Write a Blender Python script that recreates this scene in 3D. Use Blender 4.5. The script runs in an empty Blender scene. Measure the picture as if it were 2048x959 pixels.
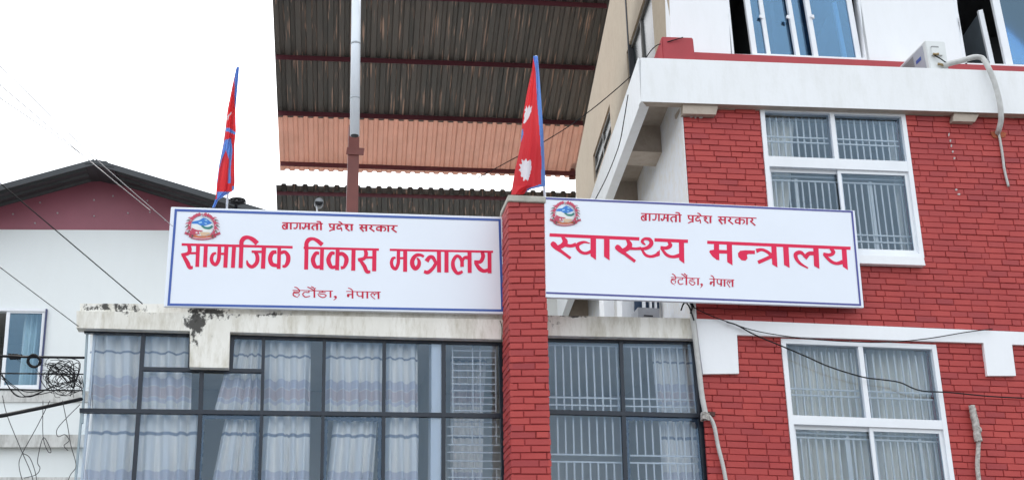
import bpy, bmesh, math, random
from mathutils import Vector, Matrix
random.seed(7)
SC = bpy.context.scene
COL = SC.collection
# ------------------------------------------------------------------ camera, world, sun, exposure
W, H, F = 2048.0, 959.0, 2600.0
CAMZ = 1.6
_up = Vector((-194.0, -7280.0, F)).normalized()            # world up seen in camera axes (right, down, forward)
_dx = -480.0
_D = Vector((_dx, (-_up.x * _dx - _up.z * F) / _up.y, F)).normalized()
_X = _D.cross(_up)
def cam2world(r):
    return Vector((r.dot(_X), r.dot(_D), r.dot(_up)))
def ray(px, py):
    return cam2world(Vector((px - W / 2, py - H / 2, F)))
CAMPOS = Vector((0, 0, CAMZ))
cam = bpy.data.cameras.new('camera')
cam.sensor_width = 36.0
cam.lens = 36.0 * F / W
cam.clip_start = 0.1
cam.clip_end = 3000
camo = bpy.data.objects.new('camera', cam)
COL.objects.link(camo)
cx, cy, cz = cam2world(Vector((1, 0, 0))), cam2world(Vector((0, -1, 0))), cam2world(Vector((0, 0, -1)))
camo.matrix_world = Matrix(((cx.x, cy.x, cz.x, 0), (cx.y, cy.y, cz.y, 0), (cx.z, cy.z, cz.z, CAMZ), (0, 0, 0, 1)))
SC.camera = camo

SUN_EL, SUN_AZ = 50.0, 8.0                                # behind the buildings
wd = bpy.data.worlds.new('World')
SC.world = wd
wd.use_nodes = True
nt = wd.node_tree
nt.nodes.clear()
o_ = nt.nodes.new('ShaderNodeOutputWorld')
bg = nt.nodes.new('ShaderNodeBackground')
sky = nt.nodes.new('ShaderNodeTexSky')
sky.sky_type = 'NISHITA'
sky.sun_disc = False
sky.sun_elevation = math.radians(SUN_EL)
sky.sun_rotation = math.radians(SUN_AZ)
sky.air_density = 1.0
sky.dust_density = 4.0
sky.ozone_density = 1.0
# a thin bright overcast veil over the sky
mx = nt.nodes.new('ShaderNodeMix')
mx.data_type = 'RGBA'
mx.inputs['Factor'].default_value = 0.70
nt.links.new(sky.outputs[0], mx.inputs['A'])
mx.inputs['B'].default_value = (11.9, 12.5, 13.0, 1)
nt.links.new(mx.outputs['Result'], bg.inputs[0])
bg.inputs[1].default_value = 0.12
nt.links.new(bg.outputs[0], o_.inputs[0])
sl = bpy.data.lights.new('sun', 'SUN')
sl.energy = 4.0
sl.angle = math.radians(12)
sl.color = (1.0, 0.95, 0.88)
so = bpy.data.objects.new('sun', sl)
COL.objects.link(so)
_el, _az = math.radians(SUN_EL), math.radians(SUN_AZ)
_sd = Vector((math.sin(_az) * math.cos(_el), math.cos(_az) * math.cos(_el), math.sin(_el)))
so.rotation_euler = (-_sd).to_track_quat('-Z', 'Y').to_euler()
SC.view_settings.view_transform = 'Standard'
SC.view_settings.look = 'None'
SC.view_settings.exposure = 0.70
SC.view_settings.gamma = 1.0
SC.render.engine = 'CYCLES'
SC.cycles.max_bounces = 10
SC.cycles.transparent_max_bounces = 24
SC.cycles.use_denoising = True

# ------------------------------------------------------------------ pixel / plane helpers
def P(px, py, Y):
    r = ray(px, py)
    return CAMPOS + r * (Y / r.y)
def PP(px, py, pt, n):
    r = ray(px, py)
    return CAMPOS + r * ((pt - CAMPOS).dot(n) / r.dot(n))
def PZ(px, py, z):
    r = ray(px, py)
    return CAMPOS + r * ((z - CAMZ) / r.z)
def tocam(p):
    d = p - CAMPOS
    fr = cam2world(Vector((0, 0, 1)))
    z = d.dot(fr)
    return (W / 2 + F * d.dot(cx) / z, H / 2 - F * d.dot(cy) / z)

# ------------------------------------------------------------------ materials
MATS = {}
def nodes(name):
    m = bpy.data.materials.new(name)
    m.use_nodes = True
    t = m.node_tree
    return m, t, t.nodes['Principled BSDF']
def lk(t, a, b):
    t.links.new(a, b)
def pos_noise(t, scale, detail=4.0, stretch=(1, 1, 1), rough=0.6):
    g = t.nodes.new('ShaderNodeNewGeometry')
    mp = t.nodes.new('ShaderNodeMapping')
    mp.inputs['Scale'].default_value = stretch
    n = t.nodes.new('ShaderNodeTexNoise')
    n.inputs['Scale'].default_value = scale
    n.inputs['Detail'].default_value = detail
    n.inputs['Roughness'].default_value = rough
    lk(t, g.outputs['Position'], mp.inputs['Vector'])
    lk(t, mp.outputs[0], n.inputs['Vector'])
    return n
def ramp(t, src, stops):
    r = t.nodes.new('ShaderNodeValToRGB')
    while len(r.color_ramp.elements) < len(stops):
        r.color_ramp.elements.new(0.5)
    for e, (p, c) in zip(r.color_ramp.elements, stops):
        e.position = p
        e.color = (c, c, c, 1) if not hasattr(c, '__len__') else (*c, 1)
    lk(t, src, r.inputs[0])
    return r
def mixc(t, fac, a, b):
    m = t.nodes.new('ShaderNodeMix')
    m.data_type = 'RGBA'
    if hasattr(fac, 'default_value') or hasattr(fac, 'is_output'):
        lk(t, fac, m.inputs['Factor'])
    else:
        m.inputs['Factor'].default_value = fac
    for s, v in (('A', a), ('B', b)):
        if hasattr(v, '__len__') and not hasattr(v, 'is_output'):
            m.inputs[s].default_value = (*v, 1)
        else:
            lk(t, v, m.inputs[s])
    return m.outputs['Result']
def bump(t, b, src, strength, dist=0.01):
    bp = t.nodes.new('ShaderNodeBump')
    bp.inputs['Strength'].default_value = strength
    bp.inputs['Distance'].default_value = dist
    lk(t, src, bp.inputs['Height'])
    lk(t, bp.outputs[0], b.inputs['Normal'])
def M(name, col, rough=0.6, metal=0.0, var=0.12, scale=3.0, bmp=0.0, bscale=40.0, col2=None, spec=0.5):
    if name in MATS:
        return MATS[name]
    m, t, b = nodes(name)
    b.inputs['Roughness'].default_value = rough
    b.inputs['Metallic'].default_value = metal
    b.inputs['Specular IOR Level'].default_value = spec
    n = pos_noise(t, scale, 5)
    c2 = col2 or tuple(c * (1 - 2 * var) for c in col)
    r = ramp(t, n.outputs['Fac'], [(0.3, 0.0), (0.7, 1.0)])
    lk(t, mixc(t, r.outputs[0], c2, col), b.inputs['Base Color'])
    if bmp:
        n2 = pos_noise(t, bscale, 4)
        bump(t, b, n2.outputs['Fac'], bmp)
    MATS[name] = m
    return m
def weathered(name, col, dirt, amount, streak=True, black=None, patch=None):
    """white plaster with rain streaks and mould that has shapes of its own"""
    m, t, b = nodes(name)
    b.inputs['Roughness'].default_value = 0.85
    n1 = pos_noise(t, 1.7, 6, (1, 1, 0.35 if streak else 1), 0.65)
    r1 = ramp(t, n1.outputs['Fac'], [(0.42, 0.0), (0.72, 1.0)])
    n2 = pos_noise(t, 9.0, 6, (1, 1, 0.25 if streak else 1), 0.7)
    r2 = ramp(t, n2.outputs['Fac'], [(0.45, 0.0), (0.75, 1.0)])
    mm = t.nodes.new('ShaderNodeMath')
    mm.operation = 'MULTIPLY_ADD'
    lk(t, r1.outputs[0], mm.inputs[0])
    mm.inputs[1].default_value = 0.6
    lk(t, r2.outputs[0], mm.inputs[2])
    ma = t.nodes.new('ShaderNodeMath')
    ma.operation = 'MULTIPLY'
    ma.use_clamp = True
    lk(t, mm.outputs[0], ma.inputs[0])
    ma.inputs[1].default_value = amount
    c = mixc(t, ma.outputs[0], col, dirt)
    if black:
        n3 = pos_noise(t, 5.5, 8, (1, 1, 0.6), 0.75)
        r3 = ramp(t, n3.outputs['Fac'], [(black, 0.0), (black + 0.09, 0.85)])
        c = mixc(t, r3.outputs[0], c, (0.05, 0.05, 0.05))
    if patch:
        g = t.nodes.new('ShaderNodeNewGeometry')
        n4 = pos_noise(t, 7.0, 8, (1, 1, 0.8), 0.75)
        for (ctr, sx, sz, gain) in patch:
            s = t.nodes.new('ShaderNodeVectorMath')
            s.operation = 'SUBTRACT'
            lk(t, g.outputs['Position'], s.inputs[0])
            s.inputs[1].default_value = ctr
            sc_ = t.nodes.new('ShaderNodeVectorMath')
            sc_.operation = 'MULTIPLY'
            lk(t, s.outputs[0], sc_.inputs[0])
            sc_.inputs[1].default_value = (1 / sx, 0.2, 1 / sz)
            ln = t.nodes.new('ShaderNodeVectorMath')
            ln.operation = 'LENGTH'
            lk(t, sc_.outputs[0], ln.inputs[0])
            ad = t.nodes.new('ShaderNodeMath')
            ad.operation = 'MULTIPLY_ADD'
            lk(t, ln.outputs['Value'], ad.inputs[0])
            ad.inputs[1].default_value = -0.22
            lk(t, n4.outputs['Fac'], ad.inputs[2])
            r4 = ramp(t, ad.outputs[0], [(gain, 0.0), (gain + 0.06, 0.95)])
            c = mixc(t, r4.outputs[0], c, (0.035, 0.033, 0.03))
    lk(t, c, b.inputs['Base Color'])
    nb = pos_noise(t, 25.0, 5)
    bump(t, b, nb.outputs['Fac'], 0.25, 0.006)
    MATS[name] = m
    return m
def glass(name, tint, refl, extra):
    m, t, b = nodes(name)
    t.nodes.remove(b)
    out = t.nodes['Material Output']
    tr = t.nodes.new('ShaderNodeBsdfTransparent')
    tr.inputs[0].default_value = (*tint, 1)
    gl = t.nodes.new('ShaderNodeBsdfGlossy')
    gl.inputs['Color'].default_value = (*refl, 1)
    gl.inputs['Roughness'].default_value = 0.02
    fr = t.nodes.new('ShaderNodeFresnel')
    fr.inputs[0].default_value = 1.5
    ad = t.nodes.new('ShaderNodeMath')
    ad.operation = 'ADD'
    ad.use_clamp = True
    ad.inputs[1].default_value = extra
    lk(t, fr.outputs[0], ad.inputs[0])
    ms = t.nodes.new('ShaderNodeMixShader')
    lk(t, ad.outputs[0], ms.inputs[0])
    lk(t, tr.outputs[0], ms.inputs[1])
    lk(t, gl.outputs[0], ms.inputs[2])
    lk(t, ms.outputs[0], out.inputs[0])
    MATS[name] = m
    return m
def painted_brick():
    m, t, b = nodes('painted_brick')
    b.inputs['Roughness'].default_value = 0.62
    n = pos_noise(t, 2.2, 5)
    r = ramp(t, n.outputs['Fac'], [(0.3, 0.0), (0.72, 1.0)])
    c = mixc(t, r.outputs[0], (0.375, 0.037, 0.034), (0.45, 0.055, 0.046))
    at = t.nodes.new('ShaderNodeAttribute')
    at.attribute_name = 'tone'
    c = mixc(t, at.outputs['Fac'], c, (0.30, 0.032, 0.036))
    n2 = pos_noise(t, 11, 6)
    r2 = ramp(t, n2.outputs['Fac'], [(0.70, 0.0), (0.78, 0.5)])
    c = mixc(t, r2.outputs[0], c, (0.50, 0.12, 0.08))
    lk(t, c, b.inputs['Base Color'])
    nb = pos_noise(t, 45, 5)
    bump(t, b, nb.outputs['Fac'], 0.6, 0.005)
    MATS['painted_brick'] = m
    return m
def curtain_mat(name, base, stripes, fold_dirt=None):
    m, t, b = nodes(name)
    b.inputs['Roughness'].default_value = 0.9
    b.inputs['Specular IOR Level'].default_value = 0.1
    uv = t.nodes.new('ShaderNodeUVMap')
    sp = t.nodes.new('ShaderNodeSeparateXYZ')
    lk(t, uv.outputs[0], sp.inputs[0])
    r = t.nodes.new('ShaderNodeValToRGB')
    r.color_ramp.interpolation = 'LINEAR'
    els = [(0.0, base)]
    for (a, bb, c) in stripes:
        els += [(a, base), (a + 0.008, c), (bb - 0.008, c), (bb, base)]
    els.append((1.0, base))
    while len(r.color_ramp.elements) < len(els):
        r.color_ramp.elements.new(0.5)
    for e, (p, c) in zip(r.color_ramp.elements, els):
        e.position = p
        e.color = (*c, 1)
    n = pos_noise(t, 6, 4)
    ad = t.nodes.new('ShaderNodeMath')
    ad.operation = 'MULTIPLY_ADD'
    lk(t, n.outputs['Fac'], ad.inputs[0])
    ad.inputs[1].default_value = 0.03
    lk(t, sp.outputs['Y'], ad.inputs[2])
    lk(t, ad.outputs[0], r.inputs[0])
    lk(t, r.outputs[0], b.inputs['Base Color'])
    MATS[name] = m
    return m

BRICK = painted_brick()
MORTAR = M('brick_joint', (0.31, 0.034, 0.036), 0.8, var=0.15, scale=6)
WHITE = weathered('white_plaster', (0.80, 0.81, 0.82), (0.55, 0.54, 0.50), 0.32)
SLAB = weathered('slab_plaster', (0.82, 0.83, 0.84), (0.62, 0.62, 0.58), 0.30, True, None,
                 [(P(1684, 152, 13.31), 0.16, 0.12, 0.56), (P(1785, 150, 13.31), 0.14, 0.10, 0.56), (P(1540, 122, 13.31), 0.18, 0.03, 0.52)])
WHITE_CLEAN = weathered('white_band', (0.82, 0.83, 0.85), (0.64, 0.64, 0.62), 0.13)
PARAPET = weathered('weathered_parapet', (0.82, 0.80, 0.745), (0.47, 0.43, 0.34), 0.8, True, 0.70,
                    [(P(398, 640, 13.4), 0.20, 0.42, 0.40), (P(240, 612, 13.4), 0.7, 0.10, 0.40), (P(425, 622, 13.4), 0.35, 0.13, 0.38),
                     (P(545, 628, 13.4), 0.22, 0.05, 0.36), (P(1120, 650, 13.4), 0.22, 0.16, 0.47), (P(1150, 632, 13.4), 0.5, 0.03, 0.42)])
SIDEWALL = weathered('side_plaster', (0.72, 0.74, 0.78), (0.62, 0.53, 0.36), 0.40, False)
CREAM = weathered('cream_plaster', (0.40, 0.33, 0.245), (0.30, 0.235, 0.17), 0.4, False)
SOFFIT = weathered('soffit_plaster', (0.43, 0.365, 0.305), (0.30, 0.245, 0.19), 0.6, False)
FARWALL = weathered('pale_wall', (0.76, 0.79, 0.79), (0.66, 0.67, 0.64), 0.10)
FARDIRT = weathered('pale_ledge', (0.66, 0.66, 0.64), (0.30, 0.29, 0.27), 0.9)
MAROON = M('maroon_sheet', (0.31, 0.095, 0.13), 0.5, var=0.1, scale=1.5)
REDPAINT = M('red_paint', (0.40, 0.04, 0.05), 0.6, var=0.08, scale=3, bmp=0.15)
REDSTEEL = M('red_oxide_steel', (0.17, 0.040, 0.030), 0.5, var=0.15, scale=4)
PURLIN = M('purlin_steel', (0.095, 0.02, 0.028), 0.5, var=0.12, scale=4)
DARKSHEET = M('dark_roof_sheet', (0.055, 0.06, 0.065), 0.5, metal=0.2, var=0.2, scale=1.2)
def roof_sheet_mat():
    m, t, b = nodes('brown_roof_sheet')
    b.inputs['Roughness'].default_value = 0.45
    uv = t.nodes.new('ShaderNodeUVMap')
    def streak(su, sv, lo, hi):
        mp = t.nodes.new('ShaderNodeMapping')
        mp.inputs['Scale'].default_value = (su, sv, 1)
        lk(t, uv.outputs[0], mp.inputs['Vector'])
        n = t.nodes.new('ShaderNodeTexNoise')
        n.inputs['Scale'].default_value = 1.0
        n.inputs['Detail'].default_value = 3
        lk(t, mp.outputs[0], n.inputs['Vector'])
        return ramp(t, n.outputs['Fac'], [(lo, 0.0), (hi, 1.0)]).outputs[0]
    c = mixc(t, streak(0.9, 2.0, 0.3, 0.7), (0.10, 0.098, 0.09), (0.15, 0.13, 0.115))
    c = mixc(t, streak(5.0, 4.0, 0.595, 0.65), c, (0.50, 0.33, 0.25))
    c = mixc(t, streak(9.0, 1.5, 0.60, 0.72), c, (0.085, 0.075, 0.068))
    lk(t, c, b.inputs['Base Color'])
    MATS['brown_roof_sheet'] = m
    return m
ROOFSHEET = roof_sheet_mat()
EAVEGLOW = M('eave_glow_pink', (0.74, 0.56, 0.50), 0.45, var=0.16, scale=2.5)  # glow under the eave put into a paler, translucent copy of the roof sheet
FRAME_DARK = M('dark_frame', (0.018, 0.024, 0.036), 0.35, metal=0.3, var=0.1)
FRAME_BLUE = M('blue_film_edge', (0.016, 0.042, 0.095), 0.4, var=0.2, scale=12)
ALU = M('white_aluminium', (0.80, 0.82, 0.85), 0.38, var=0.04)
BARS = M('white_bar_paint', (0.76, 0.77, 0.78), 0.5, var=0.06)
CONCRETE = M('cap_concrete', (0.50, 0.48, 0.42), 0.9, var=0.2, scale=9, bmp=0.4)
ASPHALT = M('asphalt', (0.055, 0.055, 0.057), 0.9, var=0.15, scale=2, bmp=0.3)
PAVING = M('paving', (0.36, 0.35, 0.33), 0.9, var=0.15, scale=2, bmp=0.3)
ROOM = M('room_paint', (0.66, 0.65, 0.62), 0.9, var=0.05)
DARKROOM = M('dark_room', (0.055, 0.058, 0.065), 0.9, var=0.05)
CABLE = M('black_cable', (0.02, 0.02, 0.022), 0.8, var=0.1, spec=0.15)
GREYWIRE = M('grey_wire', (0.16, 0.16, 0.17), 0.5, var=0.1)
M('worn_wire', (0.055, 0.055, 0.06), 0.8, spec=0.2)
HOSE = M('grey_hose', (0.55, 0.55, 0.53), 0.6, var=0.12, scale=9, bmp=0.3, bscale=60)
PVC = M('white_pvc', (0.66, 0.70, 0.75), 0.4, var=0.05)
ACWHITE = M('ac_casing', (0.72, 0.74, 0.73), 0.45, var=0.05)
ACGREY = M('ac_grille', (0.30, 0.31, 0.31), 0.5, var=0.1)
BRASS = M('valve_brass', (0.33, 0.24, 0.12), 0.4, metal=0.7)
TAPE = M('wrapped_tape', (0.58, 0.54, 0.50), 0.8, var=0.3, scale=25, bmp=0.5)
SIGNFACE = M('sign_vinyl', (0.77, 0.81, 0.88), 0.5, var=0.02, scale=1.0, spec=0.45, bmp=0.10, bscale=1.6)
SIGNEDGE = M('sign_edge', (0.72, 0.74, 0.78), 0.4, var=0.05)
SIGNBLUE = M('sign_blue', (0.028, 0.085, 0.36), 0.35, var=0.03)
SIGNPURPLE = M('sign_indigo', (0.052, 0.055, 0.27), 0.35, var=0.03)
SIGNRED = M('sign_red', (0.74, 0.026, 0.088), 0.6, var=0.04, spec=0.2)
SIGNCRIM = M('sign_dark_red', (0.58, 0.024, 0.062), 0.6, var=0.05, spec=0.2)
EM_BLUE = M('emblem_blue', (0.02, 0.19, 0.62), 0.4)
EM_LBLUE = M('emblem_pale_blue', (0.30, 0.58, 0.85), 0.4)
EM_SKY = M('emblem_sky', (0.72, 0.82, 0.90), 0.4)
EM_WHITE = M('emblem_white', (0.82, 0.84, 0.82), 0.4)
EM_GREEN = M('emblem_green', (0.015, 0.20, 0.17), 0.4)
EM_TAN = M('emblem_tan', (0.72, 0.50, 0.33), 0.4)
EM_RED = M('emblem_red', (0.56, 0.05, 0.11), 0.4)
EM_ORANGE = M('emblem_orange', (0.62, 0.17, 0.07), 0.4)
EM_DARK = M('emblem_leaf', (0.12, 0.09, 0.06), 0.4)
FLAGRED = M('flag_crimson', (0.64, 0.018, 0.032), 0.75, var=0.06)
FLAGBLUE = M('flag_blue', (0.14, 0.25, 0.60), 0.75, var=0.08)
FLAGWHITE = M('flag_white', (0.74, 0.72, 0.76), 0.75, var=0.04)
def translucent(m, col, amount):
    t = m.node_tree
    b = t.nodes['Principled BSDF']
    tl = t.nodes.new('ShaderNodeBsdfTranslucent')
    tl.inputs[0].default_value = (*col, 1)
    ms = t.nodes.new('ShaderNodeMixShader')
    ms.inputs[0].default_value = amount
    lk(t, b.outputs[0], ms.inputs[1])
    lk(t, tl.outputs[0], ms.inputs[2])
    lk(t, ms.outputs[0], t.nodes['Material Output'].inputs[0])
translucent(EAVEGLOW, (0.64, 0.45, 0.38), 0.46)
translucent(FLAGRED, (0.78, 0.07, 0.08), 0.45)
translucent(FLAGBLUE, (0.16, 0.36, 0.80), 0.45)
translucent(FLAGWHITE, (0.80, 0.76, 0.80), 0.25)
POLE = M('pole_paint', (0.70, 0.72, 0.75), 0.4)
GLASS_L = glass('tinted_pane', (0.965, 0.975, 0.98), (0.50, 0.73, 0.98), -0.008)
GLASS_R = glass('clear_pane', (0.965, 0.975, 0.975), (0.58, 0.78, 0.98), -0.006)
GLASS_B = glass('blue_reflective_pane', (0.60, 0.76, 0.88), (0.50, 0.76, 1.0), 0.09)
CURT = curtain_mat('striped_curtain', (0.93, 0.905, 0.87),
                   [(0.25, 0.285, (0.34, 0.37, 0.44)), (0.58, 0.70, (0.70, 0.69, 0.74)), (0.70, 0.84, (0.74, 0.66, 0.67)), (0.84, 0.90, (0.74, 0.73, 0.78))])
CURT2 = curtain_mat('cream_curtain', (0.90, 0.87, 0.80), [])

# ------------------------------------------------------------------ objects, things and parts
ROOT = {}
def thing(name, label, cat, loc, group=None):
    o = bpy.data.objects.new(name, None)
    o.empty_display_size = 0.2
    COL.objects.link(o)
    o.location = loc
    o['label'] = label
    o['category'] = cat
    if group:
        o['group'] = group
    ROOT[o] = Vector(loc)
    return o
def obj(name, bm, mat, parent=None, smooth=False, label=None):
    off = None
    if parent is not None:
        off = ROOT[parent]
    else:
        xs = [v.co for v in bm.verts]
        lo = Vector((min(v.x for v in xs), min(v.y for v in xs), min(v.z for v in xs)))
        hi = Vector((max(v.x for v in xs), max(v.y for v in xs), max(v.z for v in xs)))
        off = Vector(((lo.x + hi.x) / 2, (lo.y + hi.y) / 2, lo.z))
    bmesh.ops.translate(bm, verts=bm.verts[:], vec=-off)
    me = bpy.data.meshes.new(name)
    bm.to_mesh(me)
    bm.free()
    for m in (mat if isinstance(mat, (list, tuple)) else [mat]):
        me.materials.append(m)
    if smooth:
        for p in me.polygons:
            p.use_smooth = True
    o = bpy.data.objects.new(name, me)
    COL.objects.link(o)
    if parent is not None:
        o.parent = parent
    else:
        o.location = off
    ROOT[o] = off
    if label:
        o['label'] = label
    return o
def tag(o, label, cat, group=None):
    o['label'] = label
    o['category'] = cat
    if group:
        o['group'] = group
    return o
def struct(o, kind='structure'):
    o['kind'] = kind
    return o
def nb():
    return bmesh.new()

# ------------------------------------------------------------------ shapes
def solid(bm, front, vec, mi=0):
    """polygon `front` (3D points) extruded by vec"""
    a = [bm.verts.new(p) for p in front]
    b = [bm.verts.new(Vector(p) + vec) for p in front]
    fs = [bm.faces.new(a), bm.faces.new(list(reversed(b)))]
    n = len(a)
    for i in range(n):
        fs.append(bm.faces.new((a[i], b[i], b[(i + 1) % n], a[(i + 1) % n])))
    for f in fs:
        f.material_index = mi
    bmesh.ops.recalc_face_normals(bm, faces=fs)
    return fs
def prism(bm, poly, Y, th, mi=0):
    return solid(bm, [P(x, y, Y) for x, y in poly], Vector((0, th, 0)), mi)
def pbar(bm, x0, y0, x1, y1, w, Y, th, w1=None):
    dx, dy = x1 - x0, y1 - y0
    l = math.hypot(dx, dy)
    nx, ny = -dy / l / 2, dx / l / 2
    w1 = w if w1 is None else w1
    prism(bm, [(x0 + nx * w, y0 + ny * w), (x1 + nx * w1, y1 + ny * w1), (x1 - nx * w1, y1 - ny * w1), (x0 - nx * w, y0 - ny * w)], Y, th)
def box3(bm, a, b, mi=0):
    x0, y0, z0 = a
    x1, y1, z1 = b
    solid(bm, [Vector((x0, y0, z0)), Vector((x1, y0, z0)), Vector((x1, y0, z1)), Vector((x0, y0, z1))], Vector((0, y1 - y0, 0)), mi)
def smooth_path(pts, n=6):
    if len(pts) < 3:
        return [Vector(p) for p in pts]
    pts = [Vector(p) for p in pts]
    out = []
    for i in range(len(pts) - 1):
        p0 = pts[i - 1] if i else pts[0] * 2 - pts[1]
        p1, p2 = pts[i], pts[i + 1]
        p3 = pts[i + 2] if i + 2 < len(pts) else p2 * 2 - p1
        for k in range(n):
            s = k / n
            out.append(0.5 * ((2 * p1) + (p2 - p0) * s + (2 * p0 - 5 * p1 + 4 * p2 - p3) * s * s + (3 * p1 - p0 - 3 * p2 + p3) * s ** 3))
    out.append(pts[-1])
    return out
def tube(bm, pts, r, seg=8, r1=None):
    pts = [Vector(p) for p in pts]
    rings = []
    up = Vector((0.13, -0.31, 0.94))
    n = len(pts)
    for i, p in enumerate(pts):
        d = (pts[min(i + 1, n - 1)] - pts[max(i - 1, 0)])
        if d.length < 1e-9:
            d = Vector((0, 0, 1))
        d.normalize()
        a = d.cross(up)
        if a.length < 0.15:
            a = d.cross(Vector((1, 0, 0)))
        a.normalize()
        b = d.cross(a)
        rr = r if r1 is None else r + (r1 - r) * i / (n - 1)
        rings.append([bm.verts.new(p + (a * math.cos(2 * math.pi * k / seg) + b * math.sin(2 * math.pi * k / seg)) * rr) for k in range(seg)])
    fs = []
    for i in range(n - 1):
        for k in range(seg):
            fs.append(bm.faces.new((rings[i][k], rings[i][(k + 1) % seg], rings[i + 1][(k + 1) % seg], rings[i + 1][k])))
    fs.append(bm.faces.new(list(reversed(rings[0]))))
    fs.append(bm.faces.new(rings[-1]))
    for f in fs:
        f.smooth = True
    return fs
def ptube(bm, pts, Y, r, seg=8, n=6):
    """tube through pixel points; Y is one depth or one per point"""
    ys = Y if hasattr(Y, '__len__') else [Y] * len(pts)
    return tube(bm, smooth_path([P(x, y, yy) for (x, y), yy in zip(pts, ys)], n), r, seg)

class Frame:
    """a wall rectangle given by four picture corners on the plane Y; u to the right, v down, d outward"""
    def __init__(s, tl, tr, br, bl, Y):
        s.c = [P(*tl, Y), P(*tr, Y), P(*br, Y), P(*bl, Y)]
        s.Y = Y
    def __call__(s, u, v, d=0.0):
        a = s.c[0].lerp(s.c[1], u)
        b = s.c[3].lerp(s.c[2], u)
        return a.lerp(b, v) + Vector((0, -d, 0))
    def uv(s, px, py):
        t = P(px, py, s.Y)
        u = v = 0.5
        for _ in range(12):
            p = s(u, v)
            e = t - p
            du = (s(u + 1e-4, v) - p) / 1e-4
            dv = (s(u, v + 1e-4) - p) / 1e-4
            det = du.x * dv.z - du.z * dv.x
            u += (e.x * dv.z - e.z * dv.x) / det
            v += (du.x * e.z - du.z * e.x) / det
        return u, v
    def box(s, bm, u0, u1, v0, v1, d0, d1, mi=0):
        return solid(bm, [s(u0, v0, d1), s(u1, v0, d1), s(u1, v1, d1), s(u0, v1, d1)], Vector((0, d1 - d0, 0)), mi)
    def width(s):
        return (s.c[1] - s.c[0]).length
    def height(s):
        return (s.c[3] - s.c[0]).length
def holed_wall(bm, fr, holes, d0, d1, u=(0, 1), v=(0, 1)):
    us = sorted({u[0], u[1], *[a for h in holes for a in (h[0], h[1]) if u[0] < a < u[1]]})
    vs = sorted({v[0], v[1], *[a for h in holes for a in (h[2], h[3]) if v[0] < a < v[1]]})
    def solidc(i, j):
        if i < 0 or j < 0 or i >= len(us) - 1 or j >= len(vs) - 1:
            return False
        cu, cv = (us[i] + us[i + 1]) / 2, (vs[j] + vs[j + 1]) / 2
        return not any(h[0] < cu < h[1] and h[2] < cv < h[3] for h in holes)
    fs = []
    def q(*ps):
        fs.append(bm.faces.new([bm.verts.new(p) for p in ps]))
    for i in range(len(us) - 1):
        for j in range(len(vs) - 1):
            if not solidc(i, j):
                continue
            a, b, c, d = us[i], us[i + 1], vs[j], vs[j + 1]
            q(fr(a, c, d1), fr(a, d, d1), fr(b, d, d1), fr(b, c, d1))
            q(fr(a, c, d0), fr(b, c, d0), fr(b, d, d0), fr(a, d, d0))
            for (ni, nj, p0, p1) in ((i - 1, j, (a, c), (a, d)), (i + 1, j, (b, d), (b, c)), (i, j - 1, (b, c), (a, c)), (i, j + 1, (a, d), (b, d))):
                if not solidc(ni, nj):
                    q(fr(*p0, d0), fr(*p1, d0), fr(*p1, d1), fr(*p0, d1))
    return fs
def bricks(bm, F3, w, h, holes, d, course=0.0725, blen=0.235, gap=0.0078, seed=1, half_start=True):
    """real bricks laid in courses; F3(u, v, d) maps the wall, holes = list of functions v -> (u0, u1) or None"""
    rnd = random.Random(seed)
    lay = bm.faces.layers.float.new('tone') if 'tone' not in bm.faces.layers.float else bm.faces.layers.float['tone']
    n = max(1, round(h / course))
    for j in range(n):
        v0, v1 = j / n, (j + 1) / n
        vm = (v0 + v1) / 2
        spans = [(0.0, 1.0)]
        for hf in holes:
            r = hf(vm)
            if not r:
                continue
            new = []
            for (a, b) in spans:
                if r[1] <= a or r[0] >= b:
                    new.append((a, b))
                    continue
                if r[0] > a:
                    new.append((a, r[0]))
                if r[1] < b:
                    new.append((r[1], b))
            spans = new
        x = -(blen / w) * (rnd.random() * 0.15 + (0.5 if (j % 2 == 0) == half_start else 0.02))
        while x < 1.0:
            L = blen * rnd.uniform(0.84, 1.1) * (0.52 if rnd.random() < 0.05 else 1) / w
            for (a, b) in spans:
                u0, u1 = max(x, a), min(x + L, b)
                if (u1 - u0) * w < 0.03:
                    continue
                g = gap / 2
                gu, gv = g / w * rnd.uniform(0.6, 1.3), g / h
                jd = rnd.uniform(-0.004, 0.004)
                tv = rnd.uniform(-0.0022, 0.0022) / h
                tw = rnd.uniform(-0.0015, 0.0015) / h
                gv0, gv1 = gv * rnd.uniform(0.55, 1.5), gv * rnd.uniform(0.55, 1.5)
                cu, cv = 0.004 / w, 0.004 / h
                ja, jb = rnd.uniform(-0.0025, 0.0025), rnd.uniform(-0.0025, 0.0025)
                c = [(u0 + gu, v0 + gv0 + tv, ja), (u1 - gu, v0 + gv0 + tv + tw, jb), (u1 - gu, v1 - gv1 + tv + tw, jb), (u0 + gu, v1 - gv1 + tv, ja)]
                sg = [(1, 1), (-1, 1), (-1, -1), (1, -1)]
                back = [bm.verts.new(F3(p[0], p[1], d - 0.03)) for p in c]
                mid = [bm.verts.new(F3(p[0], p[1], d + jd + p[2] - 0.005)) for p in c]
                fro = [bm.verts.new(F3(p[0] + s[0] * cu, p[1] + s[1] * cv, d + jd + p[2])) for p, s in zip(c, sg)]
                tone = max(0, rnd.gauss(0.15, 0.32))
                fs = [bm.faces.new(list(reversed(fro)))]
                for k in range(4):
                    k2 = (k + 1) % 4
                    fs.append(bm.faces.new((fro[k], mid[k], mid[k2], fro[k2])))
                    fs.append(bm.faces.new((mid[k], back[k], back[k2], mid[k2])))
                for f in fs:
                    f[lay] = tone
                bmesh.ops.recalc_face_normals(bm, faces=fs)
            x += L
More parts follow.
